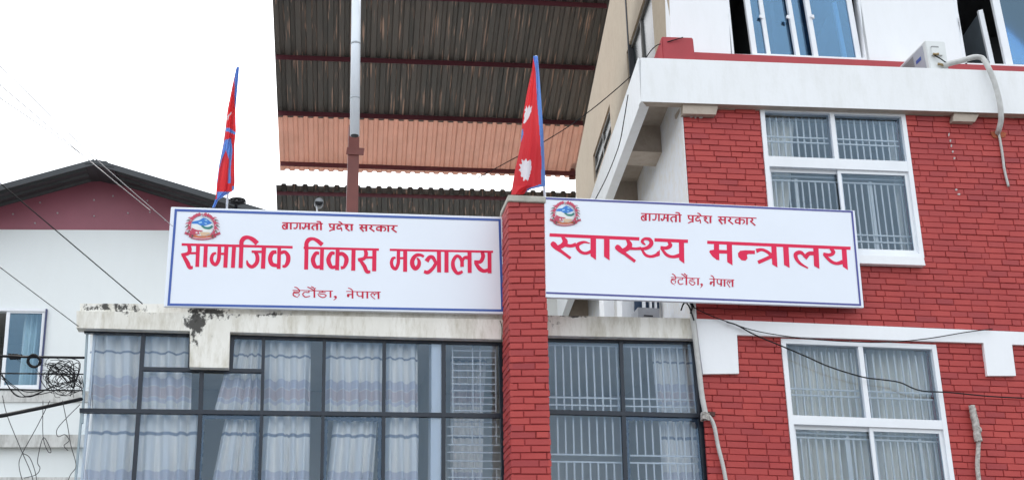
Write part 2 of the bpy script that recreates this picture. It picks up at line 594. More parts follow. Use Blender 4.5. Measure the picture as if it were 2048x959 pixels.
def corrugated(bm, edge_a, edge_b, n, amp, nrm, th=0.004, nv=1):
    uvl = bm.loops.layers.uv.new('UVMap')
    """sheet whose ribs run from edge_a (two 3D points) to edge_b; n ribs, trapezoid profile"""
    prof = [(0.0, 0), (0.46, 0), (0.56, 1), (0.90, 1), (1.0, 0)]
    us = [((i + p) / n, q) for i in range(n) for p, q in prof[:-1]] + [(1.0, 0)]
    for s, flip in ((0.0, False), (th, True)):
        prev = None
        for (u, q) in us:
            a = edge_a[0].lerp(edge_a[1], u) + nrm * (amp * q + s)
            b = edge_b[0].lerp(edge_b[1], u) + nrm * (amp * q + s)
            col = [(bm.verts.new(a.lerp(b, k / nv)), (u * n, k / nv)) for k in range(nv + 1)]
            if prev:
                for k in range(nv):
                    f = (prev[k], col[k], col[k + 1], prev[k + 1])
                    f = tuple(reversed(f)) if flip else f
                    fc = bm.faces.new([x[0] for x in f])
                    for l, x in zip(fc.loops, f):
                        l[uvl].uv = x[1]
            prev = col
def curtain(name, quad, Y, folds, mat, label, group, amp=0.17, seed=0, vspan=(0, 1), lean=0.0):
    """hanging cloth with folds; quad = picture corners tl, tr, br, bl"""
    rnd = random.Random(seed)
    fr = Frame(*quad, Y)
    bm = nb()
    uvl = bm.loops.layers.uv.new('UVMap')
    nu, nv = folds * 10, 14
    ph = [rnd.uniform(-0.5, 0.5) for _ in range(folds + 2)]
    am = [rnd.uniform(0.55, 1.25) for _ in range(folds + 2)]
    grid = []
    for j in range(nv + 1):
        v = j / nv
        row = []
        for i in range(nu + 1):
            u = i / nu
            k = u * folds
            i0 = int(k)
            s = k - i0
            sm = s * s * (3 - 2 * s)
            p = ph[i0] * (1 - sm) + ph[i0 + 1] * sm
            a = am[i0] * (1 - sm) + am[i0 + 1] * sm
            w = abs(math.sin(math.pi * k + p * 0.9 + 0.35 * math.sin(2.2 * v + i0 * 1.7))) ** 1.5
            w2 = 0.09 * math.sin(5.3 * math.pi * k + 3 * p)
            open_ = 0.45 + 0.55 * min(1, abs(v - 0.26) * 2.5 + 0.1)
            q = fr(u, v, a * amp * (w - 0.5 + w2) * open_)
            sag = 0.0
            row.append((bm.verts.new(q + Vector((0, 0, sag))), (u, vspan[0] + (vspan[1] - vspan[0]) * v)))
        grid.append(row)
    for j in range(nv):
        for i in range(nu):
            q = [grid[j][i], grid[j + 1][i], grid[j + 1][i + 1], grid[j][i + 1]]
            f = bm.faces.new([x[0] for x in q])
            f.smooth = True
            for l, x in zip(f.loops, q):
                l[uvl].uv = x[1]
    return tag(obj(name, bm, mat), label, 'curtain', group)

# ------------------------------------------------------------------ ground
bm = nb()
box3(bm, (-900, -900, -0.3), (900, 900, 0.0))
struct(obj('ground', bm, ASPHALT))
bm = nb()
box3(bm, (-40, 9.5, 0.004), (40, 12.6, 0.14))
struct(obj('pavement', bm, PAVING))

Y0 = 13.4
def z_at(px, py, Y):
    return P(px, py, Y).z
def x_at(px, py, Y):
    return P(px, py, Y).x

# ------------------------------------------------------------------ glazed office block
blk = thing('office_block', 'low office block with dark framed curtain glazing under a stained white parapet', 'building', (x_at(600, 900, Y0), Y0, 0))
bm = nb()
prism(bm, [(153, 621), (1012, 638), (1012, 678), (800, 673), (460, 663), (457.5, 735), (379, 733), (380, 661), (153, 655)], Y0, 0.16)
prism(bm, [(1090, 630), (1391, 636), (1391, 676.5), (1090, 670)], Y0, 0.16)
prism(bm, [(160, 606), (1012, 612), (1012, 637.6), (160, 621.4)], Y0 + 0.05, 0.14)
obj('parapet', bm, PARAPET, blk)
# side wall under the left end, floor slabs, roof deck
xl, xr = x_at(166, 800, Y0), x_at(1408, 850, Y0)
zt = z_at(600, 655, Y0)
zf = z_at(600, 1080, Y0)
bm = nb()
box3(bm, (xl - 0.02, Y0 + 0.17, zt - 0.02), (xr + 0.02, 24.0, zt + 0.12))
obj('roof_deck', bm, M('pale_concrete', (0.58, 0.56, 0.52), 0.9, var=0.1, scale=3), blk)
bm = nb()
box3(bm, (xl, Y0 + 0.02, zf - 0.5), (xr, 18.4, zf))
box3(bm, (xl + 0.02, Y0 + 0.06, 0.0), (xr - 0.02, 18.4, zf - 0.5))
obj('lower_wall', bm, PARAPET, blk)
bm = nb()
box3(bm, (xl + 0.03, 16.2, zf), (xr - 0.03, 16.3, zt - 0.03))
box3(bm, (xl + 0.03, Y0 + 0.3, zt - 0.026), (xr - 0.03, 16.2, zt - 0.022))
box3(bm, (xl + 0.03, Y0 + 0.5, zf + 0.003), (xl + 0.10, 17.2, zt - 0.03))
box3(bm, (xr - 0.10, Y0 + 0.5, zf + 0.003), (xr - 0.03, 17.2, zt - 0.03))
box3(bm, (x_at(900, 800, Y0) - 0.05, Y0 + 0.75, zf + 0.003), (x_at(900, 800, Y0) + 0.05, 17.2, zt - 0.03))
obj('room_wall', bm, ROOM, blk)
YG = Y0 + 0.11            # front of the glazing frame
bm = nb()
# top rails and transoms
pbar(bm, 168, 660.5, 381, 666, 8, YG, 0.06)
pbar(bm, 458, 669.5, 1006, 684, 10, YG, 0.06)
pbar(bm, 159, 819.5, 1007, 830, 8.5, YG - 0.004, 0.07)
pbar(bm, 284, 736, 527, 740.5, 7, YG - 0.003, 0.066)
MUL = [(287, 664, 277, 820, 8.5), (277, 821, 265, 985, 8.5), (382, 664, 379.5, 737, 8), (403.5, 738, 401, 821, 8.5), (401, 822, 392, 985, 8.5),
       (464, 667, 460, 737, 11), (527.5, 671, 523.5, 822, 6.5), (523.5, 823, 518, 985, 6.5), (649, 674, 646.5, 826, 6.5), (646.5, 826, 643, 985, 6.5),
       (769, 677, 767.5, 828, 7), (767.5, 828, 766, 985, 7), (887.5, 680, 887.5, 829, 8), (887.5, 829, 887, 985, 8), (1004, 682, 1011, 985, 13)]
for i, (a, b, c, d, w) in enumerate(MUL):
    pbar(bm, a, b, c, d, w, YG + 0.002, 0.055)
gf = obj('glazing_frame', bm, FRAME_DARK, blk)
bm = nb()
pbar(bm, 174, 662, 163.5, 985 - 140, 4, YG + 0.01, 0.05)
pbar(bm, 163, 820, 148, 985, 4, YG + 0.01, 0.05)
obj('corner_trim', bm, M('grey_trim', (0.34, 0.42, 0.46), 0.4), gf)
def pane(poly, parent, mat, Y=YG + 0.022):
    b_ = nb()
    prism(b_, poly, Y, 0.006)
    return obj('pane', b_, mat, parent)
PANES = [[(172, 662), (287, 665), (277, 820), (163, 819)], [(287, 665), (382, 667), (380, 737), (283, 736)], [(283, 736), (403, 739), (401, 821), (277, 820)],
         [(403, 739), (526, 741), (524, 823), (401, 821)], [(464, 669), (527, 672), (526, 741), (460, 738)],
         [(527, 672), (649, 675), (647, 826), (524, 823)], [(649, 675), (769, 678), (767, 828), (647, 826)], [(769, 678), (887, 681), (887, 829), (767, 828)],
         [(887, 681), (1004, 684), (1007, 830), (887, 829)],
         [(163, 819), (277, 820), (265, 990), (147, 990)], [(277, 820), (401, 821), (392, 990), (265, 990)], [(401, 821), (524, 823), (518, 990), (392, 990)],
         [(524, 823), (647, 826), (643, 990), (518, 990)], [(647, 826), (767, 828), (766, 990), (643, 990)], [(767, 828), (887, 829), (887, 990), (766, 990)],
         [(887, 829), (1007, 830), (1011, 990), (887, 990)]]
for q in PANES:
    pane(q, gf, GLASS_L)
# opening sashes with a ragged blue film edge
def film(x0, y0, x1, y1, xb0, xb1, parent, yb=990):
    b_ = nb()
    rnd = random.Random(int(x0))
    for (a, b, c, d) in ((x0 + 4, y0 + 7, x1 - 4, y1 + 7), (x0 + 5, y0 + 8, xb0 + 5, yb), (x1 - 7, y1 + 8, xb1 - 7, yb)):
        n_ = 22
        for k in range(n_):
            t0, t1 = k / n_, (k + 1) / n_
            w = 7.5 + rnd.uniform(-2.2, 2.2)
            pbar(b_, a + (c - a) * t0, b + (d - b) * t0, a + (c - a) * t1, b + (d - b) * t1, w, YG + 0.030 + 0.0008 * (k % 2), 0.006, w + rnd.uniform(-1, 1))
    return obj('film_edge', b_, FRAME_BLUE, parent)
film(401, 825, 524, 827, 392, 518, gf)
film(647, 829, 767, 831, 643, 766, gf)
# window guard in the right bay
bm = nb()
YB = YG + 0.12
for x in (911, 951, 966, 997):
    pbar(bm, x - 6, 690, x - 5, 824, 2.3, YB, 0.012)
for k in range(10):
    y = 700 + k * 13.3
    pbar(bm, 903, y, 993, y + 1, 2.3, YB - 0.004, 0.012)
for x in (911, 951, 966, 999):
    pbar(bm, x - 7, 840, x - 6, 886, 2.3, YB, 0.012)
    pbar(bm, x - 6, 935, x - 5, 985, 2.3, YB, 0.012)
for y in (852, 870, 888, 903, 920, 935, 953, 972):
    pbar(bm, 895, y, 1001, y + 1, 2.3, YB - 0.004, 0.012)
for y in (842,):
    pbar(bm, 903, y, 993, y + 1, 2.3, YB - 0.004, 0.012)
obj('window_guard', bm, BARS, gf)
# white inner column and corner post
bm = nb()
prism(bm, [(863, 672), (884, 672), (885, 826), (863, 826)], YG + 0.035, 0.25)
prism(bm, [(862, 827), (885, 827), (885, 990), (861, 990)], YG + 0.035, 0.25)
obj('inner_column', bm, WHITE_CLEAN, blk)
bm = nb()
pbar(bm, 189, 660, 177.5, 818, 5, YG + 0.10, 0.05)
pbar(bm, 176.5, 822, 160, 990, 5, YG + 0.10, 0.05)
obj('corner_post', bm, ALU, blk)
# right-hand bay
bm = nb()
pbar(bm, 1094, 676, 1392, 681, 9, YG, 0.06)
pbar(bm, 1094, 822, 1406, 830, 8.5, YG - 0.004, 0.07)
for (a, b, c, d, w) in ((1242, 678, 1247.5, 826, 7), (1247.5, 826, 1253, 985, 8), (1390, 679, 1416, 985, 13)):
    pbar(bm, a, b, c, d, w, YG + 0.002, 0.055)
gf2 = obj('glazing_frame', bm, FRAME_DARK, blk)
for q in ([(1090, 674), (1242, 678), (1247, 826), (1090, 822)], [(1242, 678), (1390, 680), (1403, 830), (1247, 826)],
          [(1090, 822), (1247, 826), (1253, 990), (1090, 990)], [(1247, 826), (1403, 830), (1417, 990), (1253, 990)]):
    pane(q, gf2, GLASS_L)
film(1248, 828, 1402, 832, 1254, 1412, gf2)
bm = nb()
for k in range(19):
    x = 1110 + k * 15.25
    if abs(x - 1246) < 6:
        continue
    pbar(bm, x, 688 + (x - 1100) * 0.025, x + 3.5 + k * 0.33, 822 + (x - 1100) * 0.025, 3.0, YB, 0.012)
for y in (689, 793, 808):
    pbar(bm, 1094, y, 1394, y + 6, 3.0, YB - 0.004, 0.012)
for k in range(19):
    x = 1115 + k * 15.7
    if abs(x - 1252) < 6:
        continue
    pbar(bm, x, 833, x + 1.5 + k * 0.2, 909 + k * 0.25, 3.0, YB, 0.012)
    pbar(bm, x + 2 + k * 0.2, 922 + k * 0.25, x + 3.5 + k * 0.33, 990, 3.0, YB, 0.012)
for y in (907, 921.5):
    pbar(bm, 1094, y, 1408, y + 5, 3.2, YB - 0.004, 0.012)
obj('window_guard', bm, BARS, gf2)

YC = YG + 0.17
G1 = 'striped curtains behind the dark framed glazing'
curtain('curtain', [(180, 664), (384, 668), (382, 822), (176, 819)], YC, 7, CURT, 'wide striped curtain behind the upper panes left of the white corbel', G1, seed=1)
curtain('curtain', [(470, 672), (524, 672), (523, 823), (428, 823)], YC, 4, CURT, 'slanting striped curtain just right of the white corbel, pulled aside at the bottom', G1, seed=2)
curtain('curtain', [(530, 674), (622, 676), (620, 826), (527, 824)], YC, 4, CURT, 'upper striped curtain below the word with the arch in the left sign', G1, seed=3)
curtain('curtain', [(650, 677), (766, 679), (765, 828), (648, 826)], YC, 5, CURT, 'broad upper striped curtain in the bay two panes left of the inner white column', G1, seed=4)
curtain('curtain', [(771, 679), (836, 681), (836, 829), (770, 828)], YC, 3, CURT, 'upper striped curtain beside the inner white column', G1, seed=5)
curtain('curtain', [(902, 684), (976, 686), (966, 830), (900, 829)], YC + 0.7, 6, CURT, 'thin upper striped curtain behind the white window guard beside the brick pier', G1, seed=6, amp=0.07)
VS = (0.07, 0.80)
curtain('curtain', [(175, 822), (402, 825), (398, 995), (160, 995)], YC, 8, CURT, 'wide striped curtain with rusty stains in the lower left corner panes', G1, seed=7, vspan=VS)
curtain('curtain', [(452, 825), (515, 827), (512, 995), (415, 995)], YC, 4, CURT, 'slanting lower striped curtain in the pane with ragged blue film under the corbel', G1, seed=8, vspan=VS)
curtain('curtain', [(528, 828), (621, 829), (618, 995), (520, 995)], YC, 4, CURT, 'lower striped curtain between the two panes with ragged blue film', G1, seed=9, vspan=VS)
curtain('curtain', [(668, 830), (755, 831), (744, 995), (650, 995)], YC, 4, CURT, 'lower striped curtain in the blue film pane two bays left of the inner column', G1, seed=10, vspan=VS)
curtain('curtain', [(771, 831), (838, 832), (838, 995), (768, 995)], YC, 3, CURT, 'lower striped curtain beside the inner white column', G1, seed=11, vspan=VS)
curtain('curtain', [(902, 832), (968, 833), (964, 995), (900, 995)], YC + 0.7, 5, CURT, 'thin lower striped curtain behind the white window guard beside the brick pier', G1, seed=12, amp=0.07, vspan=VS)
curtain('curtain', [(1303, 690), (1388, 692), (1398, 828), (1316, 826)], YC + 0.1, 5, CURT, 'upper striped curtain behind white bars right of the brick pier', G1, seed=13, amp=0.09)
curtain('curtain', [(1318, 836), (1398, 838), (1408, 995), (1330, 995)], YC + 0.1, 5, CURT, 'lower striped curtain behind white bars right of the brick pier', G1, seed=14, amp=0.09, vspan=VS)

# ------------------------------------------------------------------ brick pier between the signs
YP = 12.94
pier = thing('brick_pier', 'red painted brick pier with concrete cap standing between the two signs', 'pier', (x_at(1055, 700, YP), YP, 0))
fp = Frame((1016, 402), (1090, 401), (1104, 990), (1022.5, 990), YP)
bm = nb()
front = [fp(0.02, 0), fp(0.98, 0), fp(0.98, 1), fp(0.02, 1)]
solid(bm, [p + Vector((0, 0.012, 0)) for p in front], Vector((0, 0.44, 0)))
obj('core', bm, MORTAR, pier)
bm = nb()
lowq = [Vector((fp(0.02, 1).x, YP + 0.012, 0.0)), Vector((fp(0.98, 1).x, YP + 0.012, 0.0)), fp(0.98, 1) + Vector((0, 0.012, 0.0)), fp(0.02, 1) + Vector((0, 0.012, 0.0))]
solid(bm, lowq, Vector((0, 0.44, 0)))
obj('pier_base', bm, REDPAINT, pier)
bm = nb()
bricks(bm, lambda u, v, d: fp(u, v, d), fp.width(), fp.height(), [], 0.0, course=0.0715, blen=0.29, gap=0.010, seed=5)
lc, rc = (fp.c[0], fp.c[3]), (fp.c[1], fp.c[2])
def leftface(u, v, d):
    p = lc[0].lerp(lc[1], v)
    return p + Vector((-d, 0.45 * (1 - u), 0))
bricks(bm, leftface, 0.45, fp.height(), [], 0.0, course=0.0715, blen=0.235, gap=0.010, seed=6, half_start=False)
def rightface(u, v, d):
    p = rc[0].lerp(rc[1], v)
    return p + Vector((d, 0.45 * u, 0))
bricks(bm, rightface, 0.45, fp.height(), [], 0.0, course=0.0715, blen=0.235, gap=0.010, seed=8, half_start=False)
obj('brickwork', bm, BRICK, pier)
bm = nb()
ztop = P(1050, 391, YP - 0.02).z
zbot = P(1050, 403.5, YP - 0.02).z
xa, xb = x_at(1013.5, 398, YP), x_at(1091, 398, YP)
solid(bm, [Vector((xa, YP - 0.025, zbot)), Vector((xb, YP - 0.025, zbot)), Vector((xb, YP - 0.025, ztop)), Vector((xa + 0.01, YP - 0.025, ztop))], Vector((0, 0.50, 0)))
bmesh.ops.bevel(bm, geom=bm.edges[:], offset=0.008, segments=1, affect='EDGES')
obj('cap', bm, CONCRETE, pier)

# ------------------------------------------------------------------ red brick wing
YW = 13.43
wing = thing('brick_building', 'red painted brick building with white bands and a projecting white slab', 'building', (x_at(1750, 900, YW), YW, 0))
fw = Frame((1364, 200), (2700, 256), (2896, 1022), (1417, 972), YW)
def rect_hole(tl, tr, br, bl):
    """hole in wall u, v; returns u range as function of v"""
    a, b, c, d = (fw.uv(*p) for p in (tl, tr, br, bl))
    def f(v):
        tL = (v - a[1]) / (d[1] - a[1])
        tR = (v - b[1]) / (c[1] - b[1])
        if (tL + tR) / 2 < 0 or (tL + tR) / 2 > 1:
            return None
        return (a[0] + (d[0] - a[0]) * tL, b[0] + (c[0] - b[0]) * tR)
    return f, (min(a[0], d[0]), max(b[0], c[0]), (a[1] + b[1]) / 2, (c[1] + d[1]) / 2)
WA = ((1519, 214), (1809, 226), (1848, 516), (1544, 506))
WB = ((1561, 676.5), (1871, 689), (1916, 1010), (1592, 1000))
hA, rA = rect_hole(*WA)
hB, rB = rect_hole(*WB)
hBand, _ = rect_hole((1380, 640), (2830, 692), (2830, 718), (1380, 667))
hTabL, _ = rect_hole((1394, 660), (1474, 662), (1477, 744), (1406, 745))
hTabR, _ = rect_hole((1968, 680), (2024, 682), (2031, 749), (1976, 749))
bm = nb()
bricks(bm, lambda u, v, d: fw(u, v, d), fw.width(), fw.height(), [hA, hB, hBand, hTabL, hTabR], 0.0, course=0.0715, blen=0.24, seed=11)
obj('brickwork', bm, BRICK, wing)
bm = nb()
ins = 0.004
holed_wall(bm, fw, [(rA[0] + ins, rA[1] - ins, rA[2], rA[3]), (rB[0] + ins, rB[1] - ins, rB[2], 1.2)], -0.22, -0.010, u=(0.004, 1))
lo_l, lo_r = fw(0, 1), fw(1, 1)
obj('wall', bm, MORTAR, wing)
bm = nb()
box3(bm, (lo_l.x + 0.02, YW + 0.013, 0), (lo_r.x, YW + 0.22, min(lo_l.z, lo_r.z) - 0.12))
obj('base_wall', bm, REDPAINT, wing)
bm = nb()
prism(bm, [(1391.5, 636.5), (2830, 695), (2830, 721), (2024, 688), (2032, 750.5), (1975, 750.5), (1967, 685), (1474, 669), (1478, 746), (1406, 747)], YW - 0.045, 0.05)
obj('string_course', bm, WHITE_CLEAN, wing)

# direction of the wing's left flank
e = ray(835, 1413)
e.z = 0
e.normalize()
nS = e.cross(Vector((0, 0, 1)))
nS.normalize()
YS = 13.31
A_b, A_t = P(1282, 203, YS), P(1282, 115.5, YS)
zsb, zst = A_b.z, A_t.z
R_t, R_b = P(2740, 168.4, YS), P(2740, 250, YS)
LEN = 9.5
bm = nb()
solid(bm, [A_t, R_t, R_b, A_b], Vector((0, 0.12, 0)))
obj('slab_fascia', bm, SLAB, wing)
bm = nb()
wv = Vector((0.12, 0, 0))
st = e * 0.125
solid(bm, [Vector((A_b.x, A_b.y, zst)) + st, Vector((A_b.x, A_b.y, zsb)) + st, Vector((A_b.x, A_b.y, zsb)) + st + wv, Vector((A_b.x, A_b.y, zst)) + st + wv], e * LEN)
# the left edge of the front beam continues the flank
solid(bm, [Vector((A_b.x - 0.001, A_b.y + 0.0, zst - 0.001)), Vector((A_b.x - 0.001, A_b.y, zsb + 0.001)), Vector((A_b.x + 0.10, A_b.y + 0.12, zsb + 0.001)), Vector((A_b.x + 0.10, A_b.y + 0.12, zst - 0.001))], st)
obj('side_beam', bm, SLAB, wing)
# slab plate, its underside and cross beams
B0 = P(1366, 235, YW)
def side_pt(base, t, z):
    return Vector((base.x, base.y, z)) + e * t
bm = nb()
zp = zst - 0.20
q0 = Vector((A_b.x + 0.125, A_b.y + 0.125, zp)) + e * 0.0
solid(bm, [q0, q0 + e * LEN, q0 + e * LEN + Vector((1.4, 0, 0)), q0 + Vector((9.6, 0, 0))], Vector((0, 0, 0.17)))
def cross_beam(t0, t1):
    a = Vector((A_b.x + 0.12, A_b.y, zsb + 0.004))
    w = B0.x - A_b.x
    solid(bm, [a + e * t0, a + e * t1, a + e * t1 + Vector((w, 0, 0)), a + e * t0 + Vector((w, 0, 0))], Vector((0, 0, zp - zsb - 0.004)))
tb0 = (PZ(1285, 302, zsb) - A_b).dot(e)
tb1 = (PZ(1275, 330, zsb) - A_b).dot(e)
for k in range(5):
    cross_beam(tb0 + k * tb1, tb1 + k * tb1)
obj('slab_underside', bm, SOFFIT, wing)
bm = nb()
# strip of soffit between the fascia and the brick wall, with beam ends
solid(bm, [Vector((B0.x, YS + 0.12, zsb)), Vector((R_b.x, YS + 0.12, R_b.z)), Vector((R_b.x, YS + 0.12, R_b.z + 0.05)), Vector((B0.x, YS + 0.12, zsb + 0.05))], Vector((0, 0.3, 0)))
prism(bm, [(1366, 205), (1437, 208), (1432, 229), (1366, 227)], YS + 0.035, 0.10)
prism(bm, [(1908, 226), (1958, 229), (1950, 243.5), (1906, 242)], YS + 0.035, 0.10)
solid(bm, [A_b + Vector((0.02, 0.004, -0.002)), R_b + Vector((0, 0.004, -0.002)), R_b + Vector((0, 0.118, -0.002)), A_b + Vector((0.10, 0.118, -0.002))], Vector((0, 0, 0.004)))
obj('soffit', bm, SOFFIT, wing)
# lower flank wall (white) going back from the brick corner
bm = nb()
zb_ = zt + 0.12
fl = [side_pt(B0, 0.0, zb_ + 0.0), side_pt(B0, LEN, zb_), side_pt(B0, LEN, zp), side_pt(B0, 0.0, zp)]
sh = Vector((-0.012, 0.005, 0))
top0, bot0 = P(1364.5, 205, YW), P(1394, 636, YW)
solid(bm, [bot0 + sh, Vector((bot0.x, bot0.y, zb_)) + e * LEN + sh, side_pt(top0, LEN, zp) + sh, Vector((top0.x, top0.y, zp)) + sh], Vector((0.011, 0.0, 0)))
sh2 = e * 0.26 + Vector((0.0, 0, 0))
solid(bm, [bot0 + sh2, Vector((bot0.x, bot0.y, zb_)) + e * LEN + sh2, side_pt(top0, LEN, zp) + sh2, Vector((top0.x, top0.y, zp)) + sh2], Vector((0.14, 0.0, 0)))
obj('flank_wall', bm, SIDEWALL, wing)
# terrace items seen under the right sign: two white piers against the flank
bm = nb()
for (xa_, xb_, yb_) in ((1209, 1229, 16.2), (1245, 1268, 15.6)):
    prism(bm, [(xa_ - 6, 470), (xb_ - 6, 470), (xb_, 645), (xa_, 645)], yb_, 0.25)
obj('terrace_column', bm, WHITE_CLEAN, wing)
bm = nb()
for (xa_, w_) in ((1290, 5), (1303, 4), (1313, 4)):
    pbar(bm, xa_ - 4, 520, xa_, 645, w_, 15.3, 0.05)
obj('door_frame', bm, ALU, wing)
bm = nb()
prism(bm, [(1268, 520), (1316, 520), (1320, 645), (1270, 645)], 15.4, 0.05)
obj('terrace_door', bm, FRAME_BLUE, wing)

# ---- windows of the brick wall
def sliding_window(q, rows, bars_top, bars_low, name='window', glassm=GLASS_R, ext=False):
    """aluminium window: fixed lights above, sliding sashes below; q picture corners"""
    fr = Frame(*q, YW)
    w, h = fr.width(), fr.height()
    fu, fv = 0.055 / w, 0.055 / h
    bm = nb()
    r0, r1 = rows['rail']
    mt, ml = rows['mull']
    D0, D1 = -0.10, 0.012
    fr.box(bm, 0, fu, 0, 1, D0, D1)
    fr.box(bm, 1 - fu, 1, 0, 1, D0, D1)
    fr.box(bm, fu, 1 - fu, 0, fv, D0, D1)
    fr.box(bm, fu, 1 - fu, 1 - fv, 1, D0, D1)
    fr.box(bm, fu, 1 - fu, r0, r1, D0, D1 - 0.003)
    fr.box(bm, mt - fu * 0.5, mt + fu * 0.5, fv, r0, D0, D1 - 0.006)
    fo = obj(name, bm, ALU, wing)
    # top lights
    for (a, b) in ((fu, mt - fu * 0.5), (mt + fu * 0.5, 1 - fu)):
        b_ = nb()
        fr.box(b_, a, b, fv, r0, -0.050, -0.044)
        obj('pane', b_, glassm, fo)
    # sashes: right one in front
    su = fu * 0.75
    for (a, b, d) in ((fu, ml + su, -0.085), (ml - su * 0.6, 1 - fu, -0.05)):
        b_ = nb()
        lo = 1 - fv
        fr.box(b_, a, a + su, r1, lo, d, d + 0.03)
        fr.box(b_, b - su, b, r1, lo, d, d + 0.03)
        fr.box(b_, a + su, b - su, r1, r1 + fv * 0.8, d, d + 0.03)
        fr.box(b_, a + su, b - su, lo - fv * 0.8, lo, d, d + 0.03)
        obj('sash', b_, ALU, fo)
        b_ = nb()
        fr.box(b_, a + su, b - su, r1 + fv * 0.8, lo - fv * 0.8, d + 0.012, d + 0.018)
        obj('pane', b_, glassm, fo)
    # guard bars inside
    b_ = nb()
    t = 0.0092
    for (vs0, vs1, n_, hz) in bars_top + bars_low:
        for k in range(n_):
            u = fu + (1 - 2 * fu) * (k + 0.5) / n_
            fr.box(b_, u - t / w, u + t / w, vs0, vs1, -0.165, -0.153)
        for v in hz:
            fr.box(b_, fu, 1 - fu, v - t / h, v + t / h, -0.152, -0.140)
    for u in rows['posts']:
        fr.box(b_, u - 0.018 / w, u + 0.018 / w, r1 + 0.04, 1 - fv, -0.20, -0.166)
    obj('window_guard', b_, BARS, fo)
    return fo, fr
wa, fA = sliding_window(WA, dict(rail=(0.345, 0.415), mull=(0.49, 0.505), posts=(0.24, 0.745)),
                        [(0.02, 0.345, 21, (0.17, 0.205))], [(0.47, 0.97, 21, (0.445, 0.475, 0.83, 0.875))])
bm = nb()
prism(bm, [(1530, 503.5), (1847, 513.5), (1851, 530), (1532, 520)], YW - 0.09, 0.085)
obj('sill', bm, WHITE_CLEAN, wa)
wb, fB = sliding_window(WB, dict(rail=(0.482, 0.537), mull=(0.505, 0.52), posts=(0.40, 0.86)),
                        [(0.05, 0.482, 20, (0.295, 0.335))], [(0.60, 0.90, 20, (0.572, 0.60, 0.885, 0.92))])
# rooms behind the two windows
bm = nb()
for fr_ in (fA, fB):
    a, b = fr_(-0.12, -0.06), fr_(1.12, 1.12)
    x0, x1, z0, z1 = a.x, b.x, b.z, a.z
    y0, y1 = YW + 0.23, YW + 3.2
    box3(bm, (x0, y1, z0), (x1, y1 + 0.05, z1))
    box3(bm, (x0 - 0.05, y0, z0), (x0, y1, z1))
    box3(bm, (x1, y0, z0), (x1 + 0.05, y1, z1))
    box3(bm, (x0, y0, z1), (x1, y1, z1 + 0.05))
    box3(bm, (x0, y0, z0 - 0.05), (x1, y1, z0))
obj('room_wall', bm, ROOM, wing)
G2 = 'plain curtains in the windows of the brick building'
curtain('curtain', [(1525, 215), (1590, 218), (1575, 505), (1530, 505)], YW + 0.31, 4, CURT2, 'drawn aside grey curtain at the left of the window above the right sign', G2, seed=21)
curtain('curtain', [(1775, 232), (1806, 233), (1846, 512), (1800, 510)], YW + 0.31, 3, CURT2, 'narrow grey curtain at the right of the window above the right sign', G2, seed=22)
curtain('curtain', [(1552, 676), (1722, 684), (1745, 1010), (1575, 1005)], YW + 0.31, 12, CURT2, 'pleated cream curtain in the left half of the window below the white band', G2, seed=23)
curtain('curtain', [(1735, 684), (1880, 690), (1920, 1010), (1760, 1005)], YW + 0.31, 11, CURT2, 'pleated cream curtain in the right half of the window below the white band', G2, seed=24)

# ---- upper storey, set back on the slab
YU = 14.2
fu_ = Frame((1337, -60), (2690, -60), (2745, 205), (1345, 150), YU)
def uvr(x0, x1, y0, y1):
    a, b = fu_.uv(x0, (y0 + y1) / 2), fu_.uv(x1, (y0 + y1) / 2)
    return a[0], b[0]
U1 = uvr(1459, 1725, 0, 110)
U2 = uvr(1920, 2140, 0, 120)
vb = fu_.uv(1600, 112)[1]
vb2 = fu_.uv(2000, 128)[1]
bm = nb()
holed_wall(bm, fu_, [(U1[0], U1[1], 0.06, vb), (U2[0], U2[1], 0.06, vb2)], -0.2, 0.0)
obj('upper_wall', bm, WHITE_CLEAN, wing)
bm = nb()
prism(bm, [(1380, 104), (1817, 124), (2740, 160), (2740, 200), (1380, 155)], YU - 0.04, 0.036)
obj('red_plinth', bm, REDPAINT, wing)
bm = nb()
solid(bm, [P(1323, 73, YS + 0.03), P(1386, 75, YS + 0.03), P(1391, 122, YS + 0.03), P(1326, 120, YS + 0.03)], e * 0.75)
bmesh.ops.bevel(bm, geom=bm.edges[:], offset=0.012, segments=2, affect='EDGES')
obj('red_corner_block', bm, REDPAINT, wing)
# upper flank wall with two window openings
C0 = P(1340, 30, YU)
def su(px, py):
    return PP(px, py, C0 + Vector((0, 0, 0)), nS)
def st_of(px, py):
    p = su(px, py)
    return (p - C0).dot(e), p.z
def fp3(t, z, d=0.0):
    return Vector((C0.x, C0.y, z)) + e * t - nS * d      # d outward, to the left
class Flank:
    def __call__(s, t, z, d=0.0):
        return fp3(t, z, d)
flank = Flank()
tend = st_of(1150, 345)[0]
ztopU = P(1340, -70, YU).z + 5.0
w1a, w1z = st_of(1306, 40)[0], st_of(1253, 106)[1]
w1b = st_of(1254, 120)[0]
w2a, w2z = st_of(1219, 208)[0], st_of(1219, 208)[1]
w2b, w2zb = st_of(1186, 312)[0], st_of(1189, 367)[1]
zlow = zst - 0.3
H1 = (w1a, w1b, zst + 0.02, w1z)
H2 = (w2a, w2b, w2zb, w2z)
bm = nb()
holed_wall(bm, flank, [H1, H2], -0.18, 0.0, u=(0.02, tend), v=(zlow, ztopU))
bmesh.ops.recalc_face_normals(bm, faces=bm.faces[:])
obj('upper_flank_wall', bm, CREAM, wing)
bm = nb()
def fbox(bm, t0, t1, z0, z1, d0, d1):
    solid(bm, [fp3(t0, z0, d1), fp3(t1, z0, d1), fp3(t1, z1, d1), fp3(t0, z1, d1)], (fp3(0, 0, d0) - fp3(0, 0, d1)))
